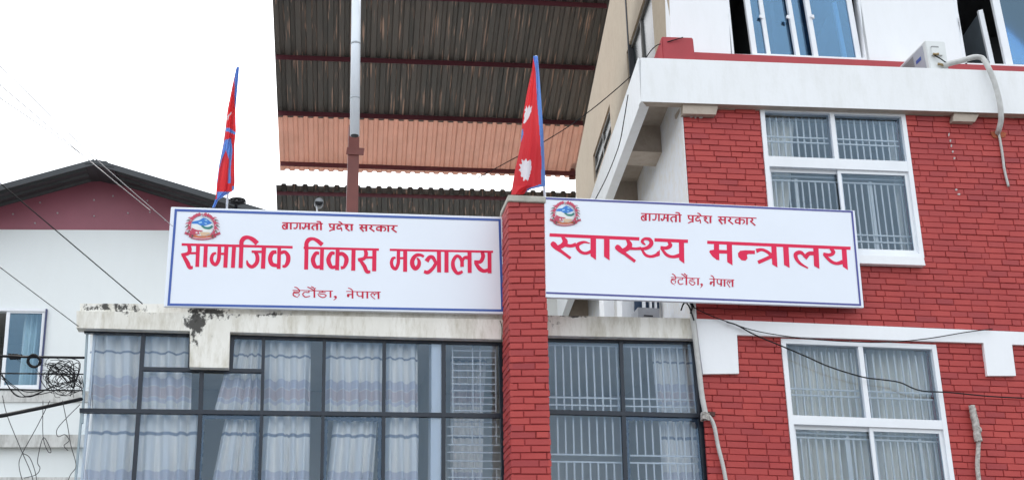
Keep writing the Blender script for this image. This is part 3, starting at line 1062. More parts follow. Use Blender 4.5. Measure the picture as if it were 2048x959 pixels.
def flank_window(Hh, nm):
    t0, t1, z0, z1 = Hh
    b_ = nb()
    for (a, b, c, d) in ((t0, t0 + .05, z0, z1), (t1 - .05, t1, z0, z1), (t0 + .05, t1 - .05, z1 - .05, z1), (t0 + .05, t1 - .05, z0, z0 + .05),
                         ((t0 + t1) / 2 - .03, (t0 + t1) / 2 + .03, z0 + .05, z1 - .05), (t0 + .05, t1 - .05, z0 + (z1 - z0) * .42, z0 + (z1 - z0) * .42 + .05)):
        fbox(b_, a, b, c, d, -0.09, -0.03)
    fo = obj(nm, b_, M('grey_frame', (0.16, 0.155, 0.145), 0.5), wing)
    b_ = nb()
    fbox(b_, t0 + .03, t1 - .03, z0 + .03, z1 - .03, -0.066, -0.060)
    obj('pane', b_, M('dark_glass', (0.035, 0.045, 0.048), 0.22, spec=0.25), fo)
flank_window(H1, 'side_window')
flank_window(H2, 'side_window')
# dark room shell behind the flank and the upper front wall
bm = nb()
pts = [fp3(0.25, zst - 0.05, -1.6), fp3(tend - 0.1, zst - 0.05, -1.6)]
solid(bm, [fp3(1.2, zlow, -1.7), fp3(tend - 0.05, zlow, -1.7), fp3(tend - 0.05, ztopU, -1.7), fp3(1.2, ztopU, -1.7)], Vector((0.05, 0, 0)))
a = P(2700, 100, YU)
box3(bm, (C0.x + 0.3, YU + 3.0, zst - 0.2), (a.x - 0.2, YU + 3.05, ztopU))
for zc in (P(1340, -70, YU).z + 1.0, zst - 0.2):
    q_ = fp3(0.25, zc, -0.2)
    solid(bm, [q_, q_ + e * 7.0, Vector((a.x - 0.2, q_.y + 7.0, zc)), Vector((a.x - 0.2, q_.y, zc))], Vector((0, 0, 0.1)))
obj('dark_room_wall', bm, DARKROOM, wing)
bm = nb()
xe = fw(1, 0.5).x
box3(bm, (xe - 0.25, YW + 0.23, 0), (xe - 0.02, YW + 9, zst - 0.1))
box3(bm, (a.x - 0.25, YU + 0.2, zst), (a.x - 0.05, YU + 9, ztopU - 3))
obj('end_wall', bm, WHITE_CLEAN, wing)
# upper front windows
def upper_window(stiles, poly, gl, name='window'):
    b_ = nb()
    for (x0, y0, x1, y1, w, d) in stiles:
        pbar(b_, x0, y0, x1, y1, w, YU + d, 0.05)
    fo = obj(name, b_, ALU, wing)
    for (pl, d, m_) in gl:
        b_ = nb()
        prism(b_, pl, YU + d, 0.006)
        obj('pane', b_, m_, fo)
    return fo
w1 = upper_window([(1452, -40, 1467, 110, 4, 0.0), (1489, -40, 1510, 110, 10, 0.05), (1515, -40, 1538, 110, 8, 0.10), (1571, -40, 1597, 114, 8, 0.05),
                   (1607, -40, 1633, 115, 9, 0.02), (1691, -40, 1719, 121, 10, 0.05), (1712, -40, 1737, 122, 5, 0.0), (1505, 109, 1722, 118.5, 5, 0.045)],
                  None, [([(1489, -40), (1608, -40), (1633, 114), (1510, 110)], 0.125, GLASS_B), ([(1607, -40), (1692, -40), (1719, 119), (1633, 115)], 0.07, GLASS_B)])
w2 = upper_window([(1902, -40, 1931, 130, 7, 0.0), (1983, -40, 2020, 132, 14, 0.05), (2010, 132, 2150, 138, 5, 0.045), (2130, -40, 2160, 138, 8, 0.05)],
                  None, [([(1985, -40), (2150, -40), (2150, 137), (2018, 131)], 0.075, GLASS_B)])
# open inner sash leaves, seen through the openings
def leaf(parent, top, bot, w, back_top, back_bot, Y):
    b_ = nb()
    pbar(b_, *top, *bot, w, Y, 0.04)
    l = obj('open_sash', b_, ALU, parent)
    b_ = nb()
    q = [P(*top, Y + 0.01), P(*bot, Y + 0.01), P(*back_bot, Y + 0.8), P(*back_top, Y + 0.8)]
    solid(b_, q, Vector((0.008, 0, 0)))
    obj('pane', b_, M('frosted_leaf', (0.20, 0.24, 0.28), 0.35), l)
leaf(w1, (1669, 4), (1691, 117), 8, (1634, 74), (1640, 150), YU + 0.16)
leaf(w2, (1961, 20), (1986, 131), 9, (1926, 72), (1940, 160), YU + 0.16)

# ------------------------------------------------------------------ terrace roof of corrugated sheets
th_ = math.radians(20.0)
Ye = 20.5
Epl = P(560, 342, Ye)
nR = Vector((0, -math.sin(th_), -math.cos(th_)))
nR = Vector((0, math.sin(th_) * -1, math.cos(th_) * -1))
def rp(px, py, off=0.0):
    return PP(px, py, Epl + nR * off, nR)
roof = thing('terrace_roof', 'corrugated brown sheet roof on dark purlins high over the terrace', 'roof', (x_at(850, 342, Ye), Ye, zt + 0.12))
bm = nb()
corrugated(bm, (rp(555.4, 234), rp(1168, 254)), (rp(541.5, -80), rp(1236, -80)), 31, 0.035, -nR, nv=3)
obj('roof_sheet', bm, ROOFSHEET, roof)
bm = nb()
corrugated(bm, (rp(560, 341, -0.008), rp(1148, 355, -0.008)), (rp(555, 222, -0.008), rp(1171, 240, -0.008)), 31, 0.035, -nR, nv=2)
obj('eave_glow_sheet', bm, EAVEGLOW, roof, label='translucent roof sheets with the eave glow painted in pale pink')
for (x0, y0, x1, y1, w) in ((540, -19, 1214, 12, 9), (551, 114, 1190, 136, 9), (556, 226, 1166, 246, 8.5), (561, 327, 1151, 347, 8)):
    b_ = nb()
    a, b = rp(x0, y0, 0.06), rp(x1, y1, 0.06)
    hh = nR * 0.11
    solid(b_, [a - nR * 0.052, b - nR * 0.052, b + nR * 0.05, a + nR * 0.05], Vector((0, 0.05, 0.018)))
    obj('purlin', b_, PURLIN, roof)
bm = nb()
prism(bm, [(698, 250), (719, 251), (716, 440), (692, 440)], 15.6, 0.12)
prism(bm, [(694, 294), (729, 296), (727, 310), (692, 308)], 15.585, 0.012)
obj('post', bm, REDSTEEL, roof)
# bracket at the wall end of the eave
bm = nb()
prism(bm, [(1140, 318), (1152, 314), (1151, 357), (1139, 357)], Ye - 0.3, 0.06)
obj('bracket', bm, REDSTEEL, roof)

bm = nb()
tube(bm, [P(713, -30, 15.3), P(709.2, 271, 15.3)], 0.062, 16)
dp = tag(obj('drain_pipe', bm, PVC), 'white drain pipe hanging down in front of the red steel post', 'pipe')
for y in (88, 197):
    b_ = nb()
    c = P(713 - (y + 30) * 0.0127, y, 15.3)
    tube(b_, [c + Vector((0, 0, -0.012)), c + Vector((0, 0, 0.012))], 0.066, 16)
    obj('joint_ring', b_, M('grey_plastic', (0.40, 0.43, 0.46), 0.5), dp)
b_ = nb()
c = P(709.2, 271.5, 15.3)
tube(b_, [c + Vector((0, 0, 0.004)), c + Vector((0, 0, -0.004))], 0.050, 16)
obj('open_end', b_, DARKROOM, dp)

# lower roof further back
Yl = 22.4
Lp = P(552, 372, Yl)
th2 = math.radians(14)
nL = Vector((0, -math.sin(th2), -math.cos(th2)))
def lp(px, py, off=0.0):
    return PP(px, py, Lp + nL * off, nL)
lroof = thing('lower_roof', 'dark corrugated lower roof behind the left sign, below the strip of sky', 'roof', (x_at(850, 380, Yl), Yl, 0))
bm = nb()
corrugated(bm, (lp(552, 370), lp(1152, 386)), (lp(556, 470), lp(1150, 480)), 29, 0.04, -nL)
obj('roof_sheet', bm, ROOFSHEET, lroof)
bm = nb()
a, b = lp(553, 384, 0.03), lp(1150, 398, 0.03)
solid(bm, [a - nL * 0.02, b - nL * 0.02, b + nL * 0.06, a + nL * 0.06], Vector((0, 0.05, 0.012)))
obj('purlin', bm, PURLIN, lroof)
bm = nb()
x0_, x1_ = lp(556, 470).x, lp(1150, 480).x
y_, z_ = lp(800, 470).y, lp(800, 470).z
box3(bm, (x0_, y_ - 0.1, 0), (x1_, y_ + 0.05, z_ - 0.1))
obj('back_wall', bm, FARWALL, lroof)

# small lamp on a thin pole and a black coil above the left sign
bm = nb()
tube(bm, [P(638, 404, 15.0), P(638, 404, 15.0) + Vector((0.0, 0.16, 0.03))], 0.055, 18)
lamp = tag(obj('floodlight', bm, M('grey_metal', (0.22, 0.23, 0.24), 0.4)), 'small round grey floodlight on a thin pole behind the left sign', 'floodlight')
bm = nb()
tube(bm, [P(638, 404, 14.995), P(638, 404, 14.99) + Vector((0, 0.012, 0))], 0.047, 18)
obj('lens', bm, CABLE, lamp)
bm = nb()
ptube(bm, [(633, 408), (634, 418), (635, 440)], 15.05, 0.010)
obj('pole', bm, POLE, lamp)
coil = None
bm = nb()
for k in range(16):
    c = P(475, 404, 14.2) + Vector((random.uniform(-.015, .015), random.uniform(-.05, .05), random.uniform(-.03, .03)))
    rr = random.uniform(0.05, 0.095)
    tl_ = random.uniform(-.5, .5)
    pts = []
    for i in range(21):
        t = i / 20 * 2 * math.pi
        pts.append(c + Vector((rr * math.cos(t), rr * math.sin(t) * math.cos(tl_) * .6, rr * math.sin(t) * .55 + .02 * math.sin(tl_))))
    tube(bm, pts, 0.006, 5)
coil = tag(obj('cable_coil', bm, CABLE), 'black cable coil on a short post above the left sign', 'cable')
bm = nb()
pbar(bm, 472, 404, 472, 440, 6, 14.25, 0.05)
obj('post', bm, FRAME_DARK, coil)

# ------------------------------------------------------------------ gabled building on the left
YF = 17.5
gab = thing('gabled_building', 'pale building with maroon sheet gable and dark corrugated roof at the left', 'building', (x_at(150, 800, YF), YF, 0))
bm = nb()
fg = Frame((-330, 457), (640, 462), (640, 985), (-405, 985), YF)
wl, wr = fg.uv(0, 700), fg.uv(88, 700)
wt, wbm = fg.uv(40, 618), fg.uv(40, 775)
holeL = (fg.uv(-95, 700)[0], wr[0], wt[1], wbm[1])
holed_wall(bm, fg, [holeL], -0.2, 0.0)
a, b = fg(0, 1), fg(1, 1)
box3(bm, (a.x, YF, 0), (b.x, YF + 0.2, min(a.z, b.z) - 0.002))
box3(bm, (b.x - 0.2, YF + 0.21, 0), (b.x, 26, fg(1, 0).z))
box3(bm, (fg(0, 0).x, YF + 0.21, 0), (fg(0, 0).x + 0.2, 26, fg(0, 0).z))
obj('wall', bm, FARWALL, gab)
bm = nb()
prism(bm, [(-325, 456.5), (-300, 450), (190, 344), (570, 458), (600, 462.3), (341, 460.5)], YF + 0.0, 0.1)
obj('gable', bm, MAROON, gab)
for (x, y) in ((26, 428), (80, 405), (115, 426), (188, 400), (226, 392), (188, 432), (256, 426), (295, 401), (300, 424), (330, 440), (70, 446)):
    bm = nb()
    c = P(x, y, YF - 0.004)
    tube(bm, [c, c + Vector((0, -0.008, 0))], 0.014, 6)
    obj('screw_head', bm, M('screw', (0.5, 0.42, 0.45), 0.4), gab)
YV = 16.88
def roof_side(pts_near, n):
    b_ = nb()
    a0, a1 = P(*pts_near[0], YV), P(*pts_near[1], YV)
    back = Vector((0, 8.0, 0))
    nrm = (a1 - a0).cross(Vector((0, 1, 0))).normalized()
    if nrm.z < 0:
        nrm = -nrm
    corrugated(b_, (a0, a0 + back), (a1, a1 + back), n, 0.03, nrm, th=0.006)
    # verge flashing along the near edge
    solid(b_, [a0 + nrm * 0.035, a1 + nrm * 0.035, a1 - nrm * 0.045, a0 - nrm * 0.045], Vector((0, -0.02, 0)))
    return obj('roof_sheet', b_, DARKSHEET, gab)
roof_side([(190, 323.5), (-360, 473)], 40)
roof_side([(190, 323.5), (640, 457)], 40)
bm = nb()
prism(bm, [(170, 327), (183, 319.5), (213, 322), (228, 334), (210, 331), (188, 326)], YV - 0.03, 8.0)
obj('ridge_cap', bm, DARKSHEET, gab)
bm = nb()
prism(bm, [(-375, 781), (600, 781), (600, 803), (-378, 803)], YF - 0.02, 0.019)
prism(bm, [(-388, 868), (600, 868), (600, 893), (-391, 893)], YF - 0.10, 0.099)
prism(bm, [(-400, 953), (600, 953), (600, 960), (-401, 960)], YF - 0.05, 0.049)
obj('ledge', bm, FARDIRT, gab)
bm = nb()
YX = YF + 0.05
pbar(bm, -95, 617, 93, 619, 6, YF - 0.03, 0.1)
pbar(bm, -100, 775, 80, 776, 6, YF - 0.03, 0.1)
pbar(bm, 17, 621, 4, 773, 7, YF - 0.015, 0.06)
pbar(bm, 88, 621, 76, 773, 6, YF - 0.015, 0.06)
pbar(bm, 20, 623, 86, 624, 4, YF - 0.012, 0.05)
pbar(bm, 8, 771, 76, 771, 4, YF - 0.012, 0.05)
gw = obj('window', bm, ALU, gab)
bm = nb()
pbar(bm, 93, 617, 79, 777, 3.5, YF - 0.04, 0.09)
obj('sash_shade', bm, M('navy_shade', (0.03, 0.04, 0.13), 0.4), gw)  # dark blue strip painted in for the shade at the open sash
bm = nb()
prism(bm, [(15, 621), (88, 622), (77, 773), (4, 773)], YF + 0.012, 0.006)
obj('pane', bm, glass('pale_blue_pane', (0.80, 0.90, 0.95), (0.50, 0.76, 1.0), 0.03), gw)
bm = nb()
a, b = P(-110, 600, YF), P(110, 800, YF)
box3(bm, (a.x, YF + 2.2, b.z), (b.x, YF + 2.25, a.z))
box3(bm, (a.x, YF + 0.21, a.z), (b.x, YF + 2.2, a.z + 0.05))
box3(bm, (a.x, YF + 0.21, b.z - 0.05), (b.x, YF + 2.2, b.z))
box3(bm, (b.x, YF + 0.21, b.z), (b.x + 0.05, YF + 2.2, a.z))
box3(bm, (a.x - 0.05, YF + 0.21, b.z), (a.x, YF + 2.2, a.z))
obj('room_wall', bm, ROOM, gab)
curtain('curtain', [(50, 622), (82, 622), (66, 775), (34, 775)], YF + 0.3, 3, CURT2, 'pale curtain in the open window of the gabled building', 'curtain of the gabled building', seed=31)

# ------------------------------------------------------------------ signs
class Sign:
    def __init__(s, corners, Yl_, Yr_, name, label):
        tl, tr, br, bl = corners
        a, b = P(*tl, Yl_), P(*tr, Yr_)
        d = (b - a)
        d.z = 0
        d.normalize()
        s.n = Vector((d.y, -d.x, 0))
        s.pt = a
        s.lv = 0
        s.corners = corners
        c = s(*((tl[0] + br[0]) / 2, (bl[1] + br[1]) / 2))
        s.root = thing(name, label, 'sign', c, 'signboards over the glazing')
    def __call__(s, px, py, off=0.0):
        return PP(px, py, s.pt + s.n * off, s.n)
    def panel(s, th):
        bm = nb()
        solid(bm, [s(*c) for c in s.corners], -s.n * th)
        bmesh.ops.bevel(bm, geom=bm.edges[:], offset=0.004, segments=1, affect='EDGES')
        return obj('panel', bm, SIGNFACE, s.root)
    def poly(s, bm, pts, off, mi=0):
        f = bm.faces.new([bm.verts.new(s(x, y, off)) for x, y in pts])
        f.material_index = mi
        f.normal_update()
        if f.normal.dot(s.n) < 0:
            f.normal_flip()
    def ribbon(s, bm, pts, off, n=6, mi=0):
        path = smooth_path([(p[0], p[1], p[2]) for p in pts], n)
        L, R = [], []
        for i, p in enumerate(path):
            q0, q1 = path[max(i - 1, 0)], path[min(i + 1, len(path) - 1)]
            dx, dy = q1.x - q0.x, q1.y - q0.y
            l = math.hypot(dx, dy) or 1
            w = max(p.z, 0.3) / 2
            L.append((p.x - dy / l * w, p.y + dx / l * w))
            R.append((p.x + dy / l * w, p.y - dx / l * w))
        va = [bm.verts.new(s(x, y, off)) for x, y in L]
        vb_ = [bm.verts.new(s(x, y, off)) for x, y in R]
        for i in range(len(path) - 1):
            f = bm.faces.new((va[i], va[i + 1], vb_[i + 1], vb_[i]))
            f.material_index = mi
            f.normal_update()
            if f.normal.dot(s.n) < 0:
                f.normal_flip()
    def letters(s, glyphs, tf, wscale, mat, label=None):
        """glyphs: list of strokes; a stroke is a list of (x, y, w) or ('P', [(x, y)...])"""
        bm = nb()
        k = 0
        for g in glyphs:
            off = 0.0012 + 0.00022 * (k % 14)
            k += 1
            if g[0] == 'P':
                s.poly(bm, [tf(*p) for p in g[1]], off)
            else:
                w = g[0][2]
                pts = []
                for p in g:
                    if len(p) > 2:
                        w = p[2]
                    x, y = tf(p[0], p[1])
                    pts.append((x, y, w * wscale))
                s.ribbon(bm, pts, off)
        return obj('lettering', bm, mat, s.root, label=label)
def crop(ox, oy, sc):
    return lambda x, y: (ox + x / sc, oy + y / sc)

SL = Sign([(342, 413.5), (1005.5, 433.5), (1011.5, 627), (327.5, 612.5)], Y0 - 0.05, Y0 - 0.05, 'signboard', 'white signboard with narrow bold red lettering and full blue border, left of the brick pier')
SL.panel(0.045)
bm = nb()
o4 = [(349.5, 417.5), (1001.5, 437.3), (1007, 622.5), (334.5, 610.5)]
i4 = [(354, 422.3), (997, 441.7), (1002.3, 618), (339.8, 606)]
for k in range(4):
    SL.poly(bm, [o4[k], o4[(k + 1) % 4], i4[(k + 1) % 4], i4[k]], 0.003)
obj('border', bm, SIGNBLUE, SL.root)
L1 = [[(70, 157, 44), (1965, 205)],
      [(352, 165, 66), (336, 540)], [(192, 160, 62), (208, 250, 70), (180, 310, 62), (66, 340, 60)], [(95, 340, 52), (165, 460, 74), (205, 545, 66), (262, 548, 50)], [(205, 305, 38), (325, 305)],
      [(485, 165, 68), (468, 543)],
      [(715, 165, 62), (712, 300, 64), (700, 420, 66), (655, 497, 58), (600, 470, 62), (580, 400, 60), (605, 325, 52), (660, 300, 34)], [(700, 316, 40), (830, 316)], [(835, 175, 70), (815, 552)],
      [(965, 180, 68), (945, 555)],
      [(1093, 120, 70), (1077, 558)], [(1092, 190, 68), (1093, 110, 74), (1135, 50, 74), (1210, 36, 60), (1290, 75, 76), (1362, 140, 82)],
      [(1475, 200, 72), (1458, 567)], [(1265, 278, 40), (1480, 282)], [(1330, 285, 56), (1364, 370, 70), (1350, 470, 70), (1275, 537, 62), (1205, 500, 56), (1183, 425, 20)],
      [(1737, 210, 64), (1727, 575)], [(1690, 285, 58), (1620, 300, 72), (1582, 390, 76), (1610, 490, 74), (1705, 520, 56)], [(1760, 300, 60), (1835, 285, 56), (1888, 360, 74), (1880, 460, 74), (1838, 525, 54), (1790, 527, 46)]]
L2 = [[(130, 268, 50), (1735, 305)],
      [(194, 200, 86), (183, 730)], [(190, 290, 86), (190, 180, 90), (235, 100, 92), (330, 75, 66), (430, 120, 84), (530, 205, 92)],
      [(525, 270, 82), (513, 737)], [(462, 385, 60), (390, 385, 78), (330, 510, 92), (358, 630, 90), (410, 678, 74), (500, 660, 66)],
      [(857, 285, 84), (843, 743)], [(792, 388, 60), (720, 385, 78), (660, 510, 95), (690, 630, 92), (740, 682, 74), (830, 665, 66)],
      [(885, 400, 80), (960, 395, 80), (1035, 470, 92), (1038, 570, 92), (990, 675, 64), (922, 692, 70)],
      [(1195, 290, 86), (1187, 752)],
      [(1640, 310, 88), (1633, 765)], [(1440, 295, 70), (1462, 400, 82), (1420, 490, 74), (1290, 525, 74)], [(1335, 530, 60), (1420, 650, 82), (1478, 770, 80), (1552, 775, 56)], [(1465, 472, 48), (1605, 472)]]
L3 = [[(85, 170, 40), (1925, 205)],
      [(240, 178, 60), (238, 300, 62), (235, 410, 62), (195, 505, 58), (140, 480, 62), (115, 400, 60), (138, 325, 54), (190, 308, 34)], [(240, 318, 40), (350, 318)], [(360, 180, 72), (358, 560)],
      [(692, 292, 46), (630, 262, 52), (550, 272, 66), (490, 350, 78), (490, 440, 80), (540, 505, 70), (600, 450, 70), (605, 370, 58), (570, 312, 24)],
      [(738, 375, 84), (790, 305, 68), (850, 305, 66), (900, 390, 58)], [(905, 410, 60), (850, 500, 62), (765, 570, 66), (695, 555, 56)], [(880, 370, 50), (950, 420, 50)], [(960, 190, 72), (963, 570)],
      [(1095, 200, 74), (1095, 572)],
      [(1505, 205, 72), (1508, 580)], [(1372, 472, 66), (1368, 365, 62), (1320, 290, 56), (1262, 290, 58), (1212, 380, 66), (1220, 490, 72), (1280, 580, 58), (1335, 578, 58), (1382, 552, 44)],
      [(1380, 360, 44), (1420, 308, 54), (1485, 308, 66)],
      [(1860, 210, 70), (1863, 585)], [(1730, 205, 62), (1746, 290, 72), (1700, 380, 66), (1588, 388, 66)], [(1605, 395, 52), (1680, 500, 74), (1755, 545, 66), (1840, 530, 64)]]
L4 = [[(75, 82, 18), (745, 98)], [(835, 103, 18), (1245, 113)], [(1335, 118, 18), (1970, 132)],
      [(155, 85, 34), (155, 188)], [(150, 114, 18), (102, 116, 22), (84, 150, 26), (106, 182, 22), (150, 180, 18)], [(102, 118, 16), (150, 170)],
      [(218, 85, 30), (218, 190)],
      [(322, 88, 22), (320, 145, 24), (296, 176, 22), (262, 168, 24)], [(370, 90, 28), (370, 190)],
      [(462, 92, 26), (455, 150, 26), (425, 180, 24), (405, 152, 26)], [(440, 140, 18), (510, 140)], [(515, 95, 34), (515, 195)],
      [(645, 125, 16), (592, 127, 22), (566, 162, 26), (600, 202, 16)], [(650, 98, 32), (650, 203)],
      [(712, 98, 32), (712, 205)], [(714, 105, 28), (695, 68, 24), (640, 62, 18)],
      [(862, 105, 28), (858, 140, 26), (890, 162, 20), (925, 155, 18)], [(925, 108, 32), (925, 205)], [(848, 218, 20), (912, 188)],
      [(1005, 108, 24), (1005, 130)], [(1040, 130, 20), (985, 138, 24), (978, 172, 26), (1015, 182, 20), (1042, 165, 22), (1055, 218, 18)], [(1000, 65, 16), (1035, 78, 22), (1062, 108, 22)],
      [(1105, 142, 30), (1135, 126, 22), (1152, 145, 24), (1112, 166, 20)], [(1112, 164, 22), (1182, 216)], [(1215, 113, 32), (1215, 212)],
      [(1372, 122, 24), (1388, 150, 26), (1345, 166, 24)], [(1352, 163, 26), (1412, 226)], [(1385, 162, 18), (1450, 162)], [(1455, 125, 32), (1455, 222)],
      [(1525, 125, 22), (1545, 152, 26), (1500, 172, 24)], [(1508, 170, 24), (1588, 226)],
      [(1695, 128, 34), (1695, 228)], [(1682, 152, 18), (1632, 162, 26), (1632, 198, 26), (1692, 206, 18)], [(1705, 156, 18), (1758, 160, 24), (1770, 195, 24), (1738, 220, 14)],
      [(1815, 130, 30), (1815, 230)],
      [(1890, 135, 22), (1906, 162, 26), (1865, 182, 24)], [(1873, 180, 24), (1952, 240)]]
L5 = [[(105, 152, 16), (930, 168)], [(1200, 175, 16), (1910, 188)],
      [(245, 155, 22), (245, 188)], [(252, 186, 20), (118, 184)], [(118, 200, 22), (180, 214, 16), (232, 218, 16), (242, 250, 16), (212, 270, 18)], [(116, 205, 24), (125, 258, 24), (218, 300, 10)],
      [(140, 85, 18), (200, 105, 20), (246, 152, 22)],
      [(440, 160, 20), (440, 192)], [(450, 193, 16), (340, 191)], [(345, 190, 18), (312, 235, 24), (365, 288, 20), (466, 270, 14)],
      [(550, 160, 32), (550, 302)], [(408, 85, 20), (470, 110, 20), (548, 160, 20)], [(480, 74, 18), (540, 105, 20), (562, 160, 20)], [(560, 112, 20), (580, 112)],
      [(715, 165, 22), (715, 192)], [(782, 194, 18), (645, 192)], [(648, 190, 16), (655, 222, 16), (760, 236, 20), (790, 268, 22), (722, 300, 22), (645, 262, 20), (620, 222, 14)],
      [(880, 165, 34), (880, 300)],
      [(948, 285, 20), (985, 285, 44), (990, 315, 26), (940, 355, 6)],
      [(1332, 178, 34), (1332, 318)], [(1225, 236, 22), (1335, 236)], [(1220, 245, 20), (1240, 255, 56), (1245, 290, 30)], [(1238, 105, 16), (1300, 125, 20), (1342, 175, 20)],
      [(1428, 182, 26), (1430, 240, 24), (1480, 276, 18), (1540, 258, 18)], [(1540, 185, 34), (1540, 314)],
      [(1635, 185, 34), (1635, 318)],
      [(1865, 190, 34), (1865, 326)], [(1782, 262, 20), (1765, 215, 18), (1718, 222, 22), (1715, 262, 18), (1795, 336, 12)], [(1778, 245, 20), (1808, 216, 22), (1860, 224, 20)]]
SL.letters(L1, crop(355, 470, 8.533), 1 / 8.533, SIGNRED)
SL.letters(L2, crop(595, 470, 10.653), 1 / 10.653, SIGNRED)
SL.letters(L3, crop(770, 480, 8.904), 1 / 8.904, SIGNRED)
SL.letters(L4, crop(555, 435, 8.192), 1 / 8.192, SIGNCRIM)
SL.letters(L5, crop(575, 565, 10.24), 1 / 10.24, SIGNCRIM)

SR = Sign([(1089, 393), (1709.5, 420.5), (1728, 614.5), (1092, 594)], 12.93, 13.30, 'signboard', 'white signboard with wide pen style red lettering, right of the brick pier')
SR.panel(0.045)
bm = nb()
SR.poly(bm, [(1090, 394.6), (1705.5, 421.3), (1705.9, 424.8), (1090, 398.2)], 0.003)
SR.poly(bm, [(1705.5, 421.3), (1722.6, 610.8), (1718.6, 607), (1702.2, 424.7)], 0.0034)
SR.poly(bm, [(1722.4, 610.8), (1092.2, 586.5), (1092.1, 583), (1718.5, 607.1)], 0.003)
obj('border', bm, SIGNPURPLE, SR.root)
# bracket bars that carry the right sign in front of the wall
for (x, y) in ((1420, 440), (1420, 580), (1680, 450), (1690, 590)):
    bm = nb()
    p = SR(x, y, -0.046)
    solid(bm, [p + Vector((-.015, 0, -.015)), p + Vector((.015, 0, -.015)), p + Vector((.015, 0, .015)), p + Vector((-.015, 0, .015))], Vector((0, YW - 0.008 - p.y, 0)))
    obj('bracket', bm, ALU, SR.root)
R1 = [[(62, 98, 46), (1288, 152)], [(1495, 165, 46), (1952, 185)],
      [(232, 118, 30), (275, 190, 74), (235, 245, 66), (150, 275, 50)], [(85, 205, 40), (112, 225, 76), (165, 278, 62), (215, 318, 44)], [(190, 298, 44), (350, 418, 40)], [(265, 232, 54), (350, 248, 44), (425, 228, 56)],
      [(612, 212, 12), (530, 196, 34), (448, 232, 52), (452, 290, 46), (505, 338, 42), (570, 346, 42), (640, 318, 48)], ('P', [(622, 110), (697, 113), (697, 440), (622, 385)]),
      ('P', [(806, 120), (882, 123), (882, 445), (806, 393)]),
      [(1118, 158, 30), (1157, 230, 70), (1118, 288, 66), (1035, 318, 50)], [(965, 248, 40), (992, 268, 76), (1048, 320, 62), (1098, 358, 44)], [(1070, 338, 44), (1232, 460, 40)], [(1145, 276, 50), (1225, 286, 36), (1315, 280, 44)],
      [(1372, 236, 14), (1328, 188, 40), (1362, 150, 36), (1430, 160, 46), (1452, 218, 58), (1400, 272, 50), (1312, 288, 36)], [(1318, 288, 30), (1370, 368, 40), (1445, 392, 40), (1520, 372, 46), (1556, 338, 50)], ('P', [(1568, 298), (1568, 382), (1530, 395), (1520, 345)]),
      [(1685, 188, 30), (1712, 240, 56), (1660, 276, 48), (1576, 272, 46)], [(1588, 278, 34), (1660, 368, 42), (1745, 396, 42), (1840, 378, 58)], ('P', [(1828, 180), (1898, 183), (1903, 490), (1832, 438)])]
R2 = [[(30, 130, 44), (1988, 212)],
      ('P', [(122, 140), (192, 143), (196, 375), (160, 370), (100, 322), (58, 262), (66, 240), (122, 230)]), [(180, 258, 50), (310, 262)], ('P', [(296, 150), (368, 152), (376, 445), (304, 400)]),
      ('P', [(682, 242), (560, 238), (480, 245), (450, 278), (455, 330), (498, 374), (550, 382), (582, 350), (572, 300), (600, 290), (682, 291)]),
      [(700, 248, 60), (770, 230, 40), (840, 254, 42), (908, 305, 46)], [(725, 405, 50), (920, 318, 50)], ('P', [(905, 180), (975, 182), (990, 472), (918, 432)]),
      ('P', [(1066, 185), (1140, 188), (1156, 480), (1080, 437)]),
      [(1368, 318, 30), (1305, 268, 50), (1240, 292, 56), (1252, 360, 46), (1310, 425, 36), (1408, 482, 18)], [(1362, 345, 66), (1420, 285, 56), (1495, 282, 52)], ('P', [(1478, 205), (1550, 208), (1563, 492), (1490, 452)]),
      [(1712, 210, 34), (1755, 265, 52), (1705, 302, 46), (1615, 288, 40)], [(1625, 295, 36), (1715, 385, 42), (1795, 418, 42), (1880, 398, 60)], ('P', [(1865, 220), (1932, 222), (1952, 510), (1882, 462)])]
SR.letters(R1, crop(1090, 455, 6.827), 1 / 6.827, SIGNRED)
SR.letters(R2, crop(1410, 465, 6.827), 1 / 6.827, SIGNRED)
c3, c5 = crop(1275, 415, 8.192), crop(1335, 540, 14.12)
def tf3(x, y):
    x2 = x * 0.9989 - 18
    return c3(x2, 95 + 0.0407 * (x2 - 57) + 1.1 * (y - 82 - 0.0264 * (x - 75)))
def tf5(x, y):
    x2 = 95 + (x - 105) * 0.9917
    return c5(x2, 195 + 0.042 * (x2 - 95) + 1.43 * (y - 152 - 0.02 * (x - 105)))
SR.letters(L4, tf3, 0.92 / 8.192, SIGNCRIM)
SR.letters(L5, tf5, 1.3 / 14.12, SIGNCRIM)

